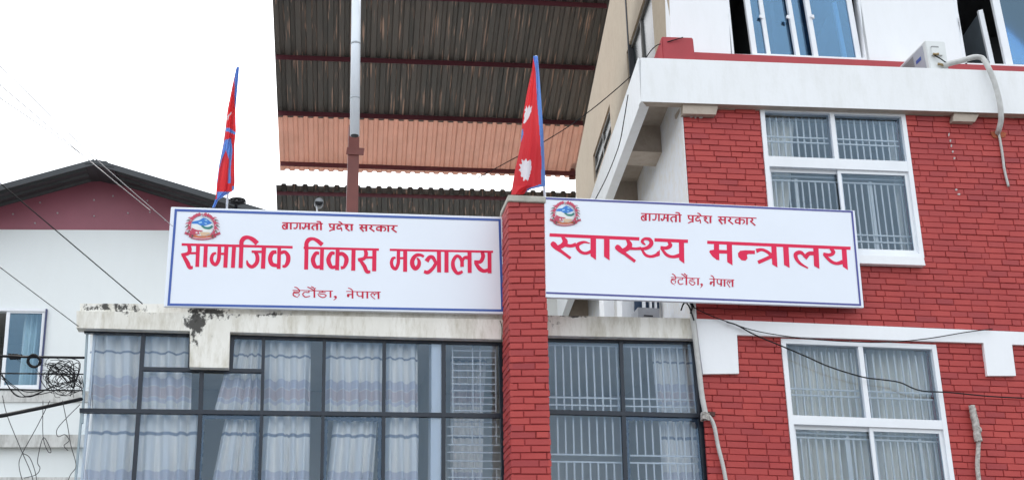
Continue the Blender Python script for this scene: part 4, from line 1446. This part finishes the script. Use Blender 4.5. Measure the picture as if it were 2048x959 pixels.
def emblem(sign, tf, ws):
    """the round emblem: wreath, mountains, hills, banner"""
    bm = nb()
    mats = [EM_SKY, EM_BLUE, EM_LBLUE, EM_WHITE, EM_GREEN, EM_TAN, EM_RED, EM_ORANGE, EM_DARK]
    lv = [0.0030]
    def pl(pts, mi):
        lv[0] += 0.0003
        sign.poly(bm, [tf(*p) for p in pts], lv[0], mi)
    def rb(pts, mi):
        lv[0] += 0.0003
        w = pts[0][2]
        out = []
        for p in pts:
            w = p[2] if len(p) > 2 else w
            out.append((*tf(p[0], p[1]), w * ws))
        sign.ribbon(bm, out, lv[0], mi=mi)
    pl([(655 + 255 * math.cos(t), 500 + 235 * math.sin(t)) for t in [i / 28 * 2 * math.pi for i in range(28)]], 0)
    pl([(405, 480), (520, 450), (680, 540), (900, 545), (880, 640), (820, 690), (650, 735), (470, 700), (400, 620)], 3)
    pl([(400, 410), (470, 380), (570, 365), (680, 300), (770, 330), (895, 430), (830, 455), (760, 480), (690, 500), (640, 500), (540, 450), (410, 440)], 1)
    pl([(560, 405), (640, 390), (650, 425), (580, 440)], 2)
    pl([(700, 350), (760, 345), (790, 385), (730, 375)], 2)
    pl([(700, 420), (760, 425), (770, 450), (720, 455)], 2)
    rb([(640, 490, 40), (720, 540, 50), (830, 545, 60), (900, 500, 50)], 4)
    pl([(400, 540), (520, 590), (660, 610), (665, 630), (560, 635), (600, 690), (480, 700), (400, 640)], 6)
    pl([(490, 645), (530, 635), (545, 665), (500, 675)], 3)
    pl([(600, 640), (830, 650), (840, 690), (700, 740), (620, 720)], 5)
    pl([(390, 665), (560, 735), (750, 740), (900, 690), (960, 720), (880, 775), (700, 800), (520, 785), (370, 720)], 7)
    rb([(340, 735, 40), (450, 785, 46), (650, 808, 50), (850, 785, 46), (985, 735, 40)], 6)
    rb([(235, 655, 60), (300, 680, 56), (390, 715, 46)], 6)
    rb([(1085, 665, 60), (1010, 690, 56), (920, 725, 46)], 6)
    rb([(420, 775, 10), (650, 800, 10), (880, 775, 10)], 3)
    for sgn in (-1, 1):
        n_ = 11
        for k in range(n_):
            a = math.radians(-76 + k * (120.0 / (n_ - 1)))
            x, y = 657 + sgn * 315 * math.cos(a), 500 + 288 * math.sin(a)
            r = 42 - k * 0.6
            pl([(x + r * (1 + .22 * math.cos(5 * t + k)) * math.cos(t), y + r * (1 + .22 * math.sin(4 * t + k)) * math.sin(t)) for t in [i / 12 * 2 * math.pi for i in range(12)]], 6)
            if k > 2:
                ox, oy = 657 + sgn * 415 * math.cos(a + .12), 500 + 380 * math.sin(a + .12)
                rb([(x, y, 26), ((x + ox) / 2, (y + oy) / 2 - 8, 24), (ox, oy + 10, 8)], 6 if k % 2 else 8)
            if k in (4, 6, 8):
                pl([(x - 12, y - 10), (x + 14, y - 14), (x + 8, y + 16)], 3)
    rb([(642, 195, 18), (650, 250, 18)], 8)
    rb([(640, 205, 14), (690, 225, 16), (660, 250, 12), (690, 262, 14)], 6)
    return obj('emblem', bm, mats, sign.root)
emblem(SL, crop(350, 410, 11.99), 1 / 11.99)
def tfe(x, y):
    return (1099.7 + (x - 230) / 860 * 62.3, 402.5 + (y - 190) / 645 * 49.5)
emblem(SR, tfe, 62.3 / 860)

# ------------------------------------------------------------------ flags
def pip(x, y, poly):
    r = False
    j = len(poly) - 1
    for i in range(len(poly)):
        xi, yi = poly[i]
        xj, yj = poly[j]
        if (yi > y) != (yj > y) and x < (xj - xi) * (y - yi) / (yj - yi) + xi:
            r = not r
        j = i
    return r
def interp(tab, y):
    if y <= tab[0][0]:
        return tab[0][1]
    for (a, va), (b, vb2_) in zip(tab, tab[1:]):
        if y <= b:
            return va + (vb2_ - va) * (y - a) / (b - a)
    return tab[-1][1]
def cloth(parent, left, right, Y, pick, depth, nu=46, nv=150):
    """hanging cloth between two picture outlines; pick(x, y) gives the colour of each bit"""
    bm = nb()
    y0, y1 = left[0][0], left[-1][0]
    grid = []
    for j in range(nv + 1):
        y = y0 + (y1 - y0) * j / nv
        xl_, xr_ = interp(left, y), interp(right, y)
        row = []
        for i in range(nu + 1):
            x = xl_ + (xr_ - xl_) * i / nu
            row.append((bm.verts.new(P(x, y, Y + depth(i / nu, j / nv))), x, y))
        grid.append(row)
    for j in range(nv):
        for i in range(nu):
            q = [grid[j][i], grid[j + 1][i], grid[j + 1][i + 1], grid[j][i + 1]]
            f = bm.faces.new([k[0] for k in q])
            f.smooth = True
            f.material_index = pick(sum(k[1] for k in q) / 4, sum(k[2] for k in q) / 4)
    return obj('cloth', bm, [FLAGRED, FLAGBLUE, FLAGWHITE], parent)
fl1 = thing('flag', 'crimson flag with blue edge hanging twisted on a pole above the left sign', 'flag', P(455, 420, 13.6), 'flags on poles')
bm = nb()
ptube(bm, [(453, 440), (456, 380), (475, 136)], 13.6, 0.013)
obj('pole', bm, POLE, fl1)
lf = [(134, 473), (170, 465), (220, 455), (262, 450), (290, 446), (330, 438), (365, 433.5), (390, 432), (400, 430), (415, 424)]
rf = [(134, 478.5), (170, 475.5), (220, 471), (262, 472), (290, 469), (330, 469), (365, 469.5), (380, 468), (388, 455), (400, 436), (415, 430)]
def pick1(x, y):
    if 178 <= y < 216 and x > interp(lf, y) + (interp(rf, y) - interp(lf, y)) * (0.5 + (y - 178) / 90):
        return 1
    if y < 178 and x > interp([(134, 472), (160, 468.5), (178, 470)], y):
        return 1
    if x > interp([(170, 474), (200, 471.5), (262, 470.5)], y) and y < 250:
        return 1
    if pip(x, y, [(452, 256), (459, 256), (473, 266), (473, 271), (458, 264), (450, 262)]):
        return 1
    if pip(x, y, [(449, 280), (462, 276), (465, 300), (461, 340), (462, 366), (455, 366), (458, 320), (452, 300), (444, 318), (438, 340), (434, 370), (428, 410), (422, 418), (433, 360), (440, 320)]):
        return 1
    if y > 383 and x > 434 or (y > 372 and x > 464):
        return 1
    if y > 398:
        return 1
    if pip(x, y, [(455, 232), (463, 223), (464, 226), (458, 233), (455, 242)]):
        return 2
    return 0
cloth(fl1, lf, rf, 13.46, pick1, lambda u, v: 0.06 * math.sin(u * 9 + v * 5) * (0.3 + v) + 0.022 * math.sin(u * 21 + 4 * v) + 0.03 * math.sin(v * 17 + u * 5))
fl2 = thing('flag', 'crimson flag with blue hem and white sun emblems above the brick pier', 'flag', P(1088, 392, 13.15), 'flags on poles')
bm = nb()
ptube(bm, [(1092, 400), (1088, 370), (1072, 112)], 13.15, 0.014)
obj('pole', bm, POLE, fl2)
lf2 = [(112, 1067), (140, 1064), (180, 1055), (230, 1046), (290, 1041), (340, 1030), (389, 1022)]
rf2 = [(112, 1075.5), (140, 1078), (200, 1082.5), (260, 1086.5), (320, 1089), (372, 1091), (374, 1080), (378, 1062), (384, 1052), (389, 1046)]
sun_up = [(1052, 211), (1055, 217), (1059, 210), (1060, 216), (1064, 212), (1062, 224), (1056, 238), (1050, 246), (1046, 247), (1049, 236), (1048, 230), (1051, 224), (1049, 219), (1052, 217)]
sun_lo = [(1043, 318), (1048, 322), (1052, 316), (1055, 323), (1060, 319), (1063, 324), (1062, 340), (1059, 352), (1056, 362), (1051, 358), (1047, 362), (1046, 354), (1041, 352), (1043, 346), (1038, 340), (1042, 336), (1038, 328), (1044, 328)]
def pick2(x, y):
    if pip(x, y, sun_up) or pip(x, y, sun_lo):
        return 2
    if x > interp([(112, 1066), (140, 1071), (200, 1074), (260, 1079), (320, 1083), (372, 1082)], y):
        return 1
    if y > interp([(1050, 386), (1056, 376), (1064, 374), (1082, 368)], x) and x > 1050:
        return 1
    if pip(x, y, [(1041, 262), (1046, 258), (1047, 268), (1042, 284)]):
        return 1
    return 0
cloth(fl2, lf2, rf2, 13.04, pick2, lambda u, v: 0.06 * math.sin(u * 8 + v * 2.2) * (0.35 + v) + 0.02 * math.sin(u * 19 + 1 + 2 * v) + 0.012 * math.sin(v * 14 + u * 7))

# ------------------------------------------------------------------ air conditioner, hose and pipes on the brick building
YA = 13.40
ac = thing('air_conditioner', 'white outdoor air conditioner unit standing end on upon the upper slab', 'air conditioner', P(1880, 142, YA))
q4 = [P(1849, 81, YA), P(1890, 83, YA), P(1899, 146, YA), P(1862, 145, YA)]
bm = nb()
solid(bm, q4, Vector((0, 0.72, 0)))
bmesh.ops.bevel(bm, geom=bm.edges[:], offset=0.012, segments=2, affect='EDGES')
obj('casing', bm, ACWHITE, ac)
def acl(s, v, out=0.0):
    p = q4[0].lerp(q4[3], v)
    return p + Vector((-out, 0.72 * s, 0))
bm = nb()
solid(bm, [acl(.10, .08, .002), acl(.95, .08, .002), acl(.95, .92, .002), acl(.10, .92, .002)], Vector((-.006, 0, 0)))
obj('side_panel', bm, M('ac_panel', (0.45, 0.47, 0.52), 0.5), ac)
bm = nb()
for k in range(12):
    v = .14 + k * .065
    solid(bm, [acl(.45, v, .009), acl(.92, v, .009), acl(.92, v + .03, .009), acl(.45, v + .03, .009)], Vector((-.006, 0, 0)))
obj('grille', bm, ACGREY, ac)
bm = nb()
solid(bm, [acl(.2, .34, .009), acl(.38, .34, .009), acl(.38, .44, .009), acl(.2, .44, .009)], Vector((-.003, 0, 0)))
obj('mark', bm, SIGNBLUE, ac)
bm = nb()
prism(bm, [(1863, 95), (1884, 96), (1886, 110), (1865, 109)], YA - 0.03, 0.03)
obj('terminal_cover', bm, ACWHITE, ac)
bm = nb()
prism(bm, [(1863, 92), (1877, 92.5), (1877.5, 95.5), (1863.5, 95)], YA - 0.022, 0.022)
obj('handle', bm, ACGREY, ac)
for pts in ([(1866, 108), (1871, 109), (1877, 108)], [(1876, 128), (1882, 129), (1888, 131)]):
    bm = nb()
    ptube(bm, pts, YA - 0.03, 0.016, 8)
    obj('valve', bm, BRASS, ac)
bm = nb()
ptube(bm, [(1886, 132), (1900, 127), (1925, 121), (1945, 115), (1958, 114.5), (1967, 119), (1978, 138), (1988, 162), (1996, 190), (2001, 216), (2002, 240), (1998, 258), (1995, 266)],
      [YA - .02, YA - .04, YA - .06, YA - .08, YA - .1, YA - .12, 13.22, 13.22, 13.22, 13.23, 13.27, 13.34, 13.42], 0.034, 12)
tag(obj('insulated_hose', bm, HOSE), 'thick grey insulated hose drooping from the air conditioner over the slab', 'hose')
bm = nb()
ptube(bm, [(1869, 111), (1880, 117), (1896, 127), (1912, 127), (1930, 122)], YA - 0.05, 0.008)
tag(obj('wire', bm, CABLE), 'short dark wire from the air conditioner to its hose', 'wire')
bm = nb()
ptube(bm, [(1997, 266), (2001, 285), (2005, 310), (2009, 340), (2017, 373)], YW - 0.025, 0.016, 8)
tag(obj('drain_tube', bm, HOSE), 'thin pale drain tube ending on the brick wall below the hose', 'pipe')
bm = nb()
prism(bm, [(1981, 264), (1990, 262), (2003, 263), (2013, 266), (2010, 274), (1999, 276), (1987, 275)], YW - 0.012, 0.012)
obj('orange_patch', bm, M('orange_clay', (0.46, 0.12, 0.055), 0.85, var=0.2, scale=30, bmp=0.6), wing)
bm = nb()
ptube(bm, [(1384, 606), (1386, 640), (1391, 680), (1398, 740), (1404, 790), (1410, 822), (1413, 838)], YW - 0.085, 0.030, 10)
tag(obj('cable_conduit', bm, HOSE), 'grey conduit running down the edge of the glazing and brick wall', 'pipe')
bm = nb()
ptube(bm, [(1410, 832), (1418, 832), (1428, 850), (1436, 890), (1447, 935), (1456, 985)], YW - 0.05, 0.022, 10)
tag(obj('drain_tube', bm, HOSE), 'thin pale tube sloping down the brick wall from the conduit', 'pipe')
bm = nb()
for k in range(7):
    c = P(1410, 826 + k * 2, YW - 0.085)
    tube(bm, [c + Vector((0.042 * math.cos(t), 0.042 * math.sin(t), 0.008 * math.sin(2 * t + k))) for t in [i / 14 * 2 * math.pi for i in range(15)]], 0.009, 6)
tag(obj('rope_tie', bm, TAPE), 'knotted pale tie around the conduit at the glazing transom', 'tie')
bm = nb()
prism(bm, [(1409, 821), (1431, 823), (1430, 831), (1410, 829)], YW - 0.03, 0.03)
tag(obj('wall_bracket', bm, M('rusty_iron', (0.09, 0.035, 0.03), 0.8)), 'dark rusty bracket in the brick wall beside the conduit', 'bracket')
bm = nb()
pth = smooth_path([P(x, y, YW - 0.06) for x, y in ((1944, 810), (1948, 832), (1953, 856), (1957, 882))], 8)
for i, p in enumerate(pth):
    pth[i] = p + Vector((random.uniform(-.005, .005), 0, 0))
tube(bm, pth, 0.037, 10, 0.045)
ptube(bm, [(1957, 878), (1956, 905), (1955, 935), (1961, 985)], YW - 0.05, 0.026, 10)
ptube(bm, [(1956, 852), (1961, 856), (1962, 862)], YW - 0.10, 0.012, 6)
tag(obj('taped_pipe', bm, TAPE, smooth=True), 'tape wrapped pipe stub rising on the brick wall at the lower right', 'pipe')
bm = nb()
for pts in ([(1370, 602), (1378, 612), (1384, 628), (1388, 640)], [(1362, 604), (1372, 600), (1382, 604), (1389, 616)], [(1374, 598), (1384, 612), (1381, 626)], [(1362, 620), (1368, 606), (1380, 603)]):
    ptube(bm, pts, YW - 0.14, 0.009, 6)
tag(obj('cable_bunch', bm, CABLE), 'small black bunch of cables below the right sign at the conduit top', 'cable')

# ------------------------------------------------------------------ air conditioner on the terrace, seen under the right sign
tac = thing('air_conditioner', 'grey air conditioner unit on the terrace half hidden under the right sign', 'air conditioner', P(1298, 640, 14.6))
bm = nb()
prism(bm, [(1276, 614), (1319, 616), (1320, 650), (1277, 648)], 14.6, 0.3)
obj('casing', bm, M('grey_casing', (0.36, 0.37, 0.40), 0.5), tac)
bm = nb()
prism(bm, [(1288, 629), (1306, 630), (1306, 632), (1288, 631)], 14.59, 0.008)
obj('handle', bm, CABLE, tac)

# ------------------------------------------------------------------ wires
def wire(pts, Y, r, label, mat=CABLE, name='wire', n=6):
    if hasattr(Y, '__len__') and pts[0][0] in (-40, -30):        # strung from far outside the left edge
        (xa_, ya_), (xb_, yb_) = pts[0], pts[1]
        f = 560.0 / (xb_ - xa_)
        pts = [(xa_ - 560, ya_ - (yb_ - ya_) * f)] + list(pts)
        Y = [Y[0] - 0.6] + list(Y)
    bm = nb()
    ptube(bm, pts, Y, r, 6, n)
    return tag(obj(name, bm, mat), label, 'wire', 'wires')
wire([(1389, 615), (1420, 630), (1453, 642), (1500, 658), (1555, 669), (1640, 679), (1760, 684), (1850, 677), (1930, 664), (1985, 657)], YW - 0.09, 0.006, 'thin dark wire sagging along the white band over the lower window')
wire([(1453, 643), (1475, 650), (1510, 669), (1565, 692), (1610, 711), (1660, 733), (1725, 753), (1762, 758), (1800, 764), (1840, 780), (1900, 784), (1985, 792), (2090, 797)], YW - 0.10, 0.0085, 'loose black wire drooping across the lower window to the right edge')
wire([(955, 356), (1080, 288), (1165, 233), (1262, 152), (1306, 97), (1330, 86), (1366, 75)], [19.0, 17, 15.5, 14.2, 13.6, 13.36, 13.3], 0.007, 'thin dark wire rising from the terrace to the red corner block')
wire([(-40, 335), (0, 366), (285, 607)], [11.5, 12, 13.3], 0.0058, 'dark wire slanting down to the left end of the parapet')
wire([(-40, 505), (0, 534), (157, 652)], [11.5, 12, 13.3], 0.0048, 'thin grey wire slanting down to the parapet corner', GREYWIRE)
wire([(-40, 95), (0, 132), (190, 316), (345, 452)], [8, 8.5, 11, 13.3], 0.0034, 'faint pale wire crossing the sky, the highest at the left edge', M('pale_wire', (0.45, 0.45, 0.46), 0.7))
wire([(-40, 140), (0, 170), (175, 318), (300, 420)], [8, 8.5, 11, 13.3], 0.0034, 'faint pale wire crossing the sky, middle of three at the left edge', MATS['pale_wire'])
wire([(-40, 172), (0, 196), (160, 306), (240, 372)], [8, 8.5, 11, 13.3], 0.0034, 'faint pale wire crossing the sky, lowest of three at the left edge', MATS['pale_wire'])
wire([(1000, 640), (1004, 655), (1003, 690), (1006, 740)], Y0 - 0.02, 0.004, 'thin black wire hanging from the left sign beside the brick pier')
wire([(1212, 400), (1190, 400), (1215, 350), (1238, 290), (1248, 240), (1256, 190)][1:], [13.28] * 5, 0.006, 'thin wire running up the edge of the white side beam')
for (pts, r, lab) in (([(-30, 710.5), (60, 713), (168, 714.5)], 0.0135, 'thick black street cable, top one of three level lines beside the glazing'),
                      ([(-30, 745.5), (80, 746.5), (166, 747.5)], 0.0075, 'black street cable, middle one of three level lines beside the glazing'),
                      ([(-30, 776.5), (80, 779), (164, 780)], 0.0075, 'black street cable, lowest one of three level lines beside the glazing'),
                      ([(-30, 836), (0, 831), (80, 815), (163, 797)], 0.019, 'thick black cable slanting up to the corner of the glazing')):
    wire(pts, [12.4, 12.9, 13.45] if len(pts) == 3 else [12.3, 12.5, 13.0, 13.45], r, lab, name='street_cable')
rnd = random.Random(3)
bm = nb()
for k in range(13):
    pts = []
    ph = rnd.uniform(0, 6)
    rx, ry = rnd.uniform(10.5, 14.5), rnd.uniform(9.5, 13.5)
    cx_, cy_ = 68 + rnd.uniform(-1.5, 1.5), 722 + rnd.uniform(-1.5, 1.5)
    for i in range(25):
        t = i / 24 * 2 * math.pi + ph
        pts.append(P(cx_ + rx * math.cos(t), cy_ + ry * math.sin(t), 12.88 + 0.03 * math.sin(t * 2 + k) + rnd.uniform(-.01, .01)))
    tube(bm, pts, 0.0055, 5)
tag(obj('cable_coil', bm, CABLE), 'round black cable coil hung on the top street cable', 'cable')
bm = nb()
for k in range(6):
    x = 22 + k * 3.2 + rnd.uniform(-1, 1)
    ptube(bm, [(x - 4, 707), (x, 717), (x + 5, 708)], 12.7, 0.009, 5)
tag(obj('cable_splice', bm, CABLE), 'lumpy black splice on the top street cable left of the round coil', 'cable')
bm = nb()
for k in range(22):
    a0 = rnd.uniform(0, 6.28)
    sx, sy = rnd.uniform(12, 50), rnd.uniform(8, 24)
    if k % 3 == 0:
        sx, sy = sx * 0.9, sy * 1.7
    rot = rnd.uniform(0.1, 0.8)
    cx_, cy_ = 122 + rnd.uniform(-14, 16), 757 + rnd.uniform(-9, 14)
    pts = []
    for i in range(19):
        t = a0 + i / 18 * rnd.uniform(4.4, 4.9)
        x, y = sx * math.cos(t), sy * math.sin(t)
        X_, Y_ = cx_ + x * math.cos(rot) - y * math.sin(rot), cy_ + x * math.sin(rot) + y * math.cos(rot)
        pts.append(P(min(X_, 164), Y_, 13.1 + 0.12 * math.sin(t + k)))
    tube(bm, smooth_path(pts[::2], 4), rnd.uniform(0.0022, 0.0038), 5)
for k in range(12):
    x0_, y0_ = 90 + rnd.uniform(-5, 20), rnd.uniform(713, 735)
    ptube(bm, [(x0_, y0_), (x0_ + rnd.uniform(10, 30), y0_ + rnd.uniform(-12, 18)), (rnd.uniform(135, 164), rnd.uniform(720, 775)), (rnd.uniform(140, 164), rnd.uniform(735, 800))], 13.15, 0.0045, 5)
for k in range(4):
    ptube(bm, [(rnd.uniform(-5, 5), rnd.uniform(735, 760)), (25 + rnd.uniform(-5, 10), 775 + rnd.uniform(-6, 14)), (60, 790 + rnd.uniform(-8, 8)), (110, 775 + rnd.uniform(-8, 10)), (150, 760)], 13.0, 0.0042, 5)
tag(obj('cable_tangle', bm, CABLE), 'tangled knot of thin black cables left of the glazing', 'cable')
HL = [([(5, 790), (10, 815), (20, 845), (45, 905), (62, 945), (72, 985)], 'long black wire falling steeply from the far left to the bottom edge'),
      ([(100, 800), (75, 850), (45, 905), (38, 930), (48, 970), (55, 985)], 'black wire looping back to the left below the slanting thick cable'),
      ([(86, 800), (86, 870), (95, 900), (102, 903), (98, 890), (86, 875), (75, 920), (80, 935), (72, 948), (48, 955)], 'hanging black wire with a small open loop near the wall ledge'),
      ([(125, 800), (135, 850), (142, 890), (152, 930), (140, 950), (128, 985)], 'black wire dropping beside the glazing corner towards the bottom'),
      ([(160, 808), (130, 838), (114, 858), (116, 872), (130, 868), (138, 880), (128, 890), (136, 900)], 'thin black wire ending in a curled loop left of the glazing'),
      ([(45, 905), (60, 915), (72, 950), (73, 985)], 'short black wire forking down from the long one at the lower left')]
for pts, lab in HL:
    wire(pts, 13.1, 0.0037, lab, mat=MATS['worn_wire'], name='hanging_wire')

CHIP = M('bare_plaster', (0.62, 0.56, 0.54), 0.9, var=0.2, scale=30)
rnd = random.Random(9)
for (x, y, w, h) in ((1383, 233, 7, 5), (1391, 234, 5, 6), (1402, 235, 10, 4), (1898, 269, 3, 9), (1901, 281, 4, 6), (1903, 291, 3, 7), (1906, 303, 4, 5), (1909, 316, 4, 6), (1913, 379, 5, 5), (1918, 388, 6, 5)):
    bm = nb()
    n_ = 8
    prism(bm, [(x + w / 2 * (0.6 + 0.5 * rnd.random()) * math.cos(i / n_ * 2 * math.pi), y + h / 2 * (0.6 + 0.5 * rnd.random()) * math.sin(i / n_ * 2 * math.pi)) for i in range(n_)], YW - 0.008, 0.012)
    obj('plaster_chip', bm, CHIP, wing)
for (x, y, d) in ((1523, 33, 0.10), (1577, 34, 0.05), (1626, 33, 0.02)):
    bm = nb()
    prism(bm, [(x - 3, y - 4), (x + 2, y - 3), (x + 3, y + 4), (x - 4, y + 1)], YU + d - 0.025, 0.024)
    obj('latch', bm, ALU, w1)
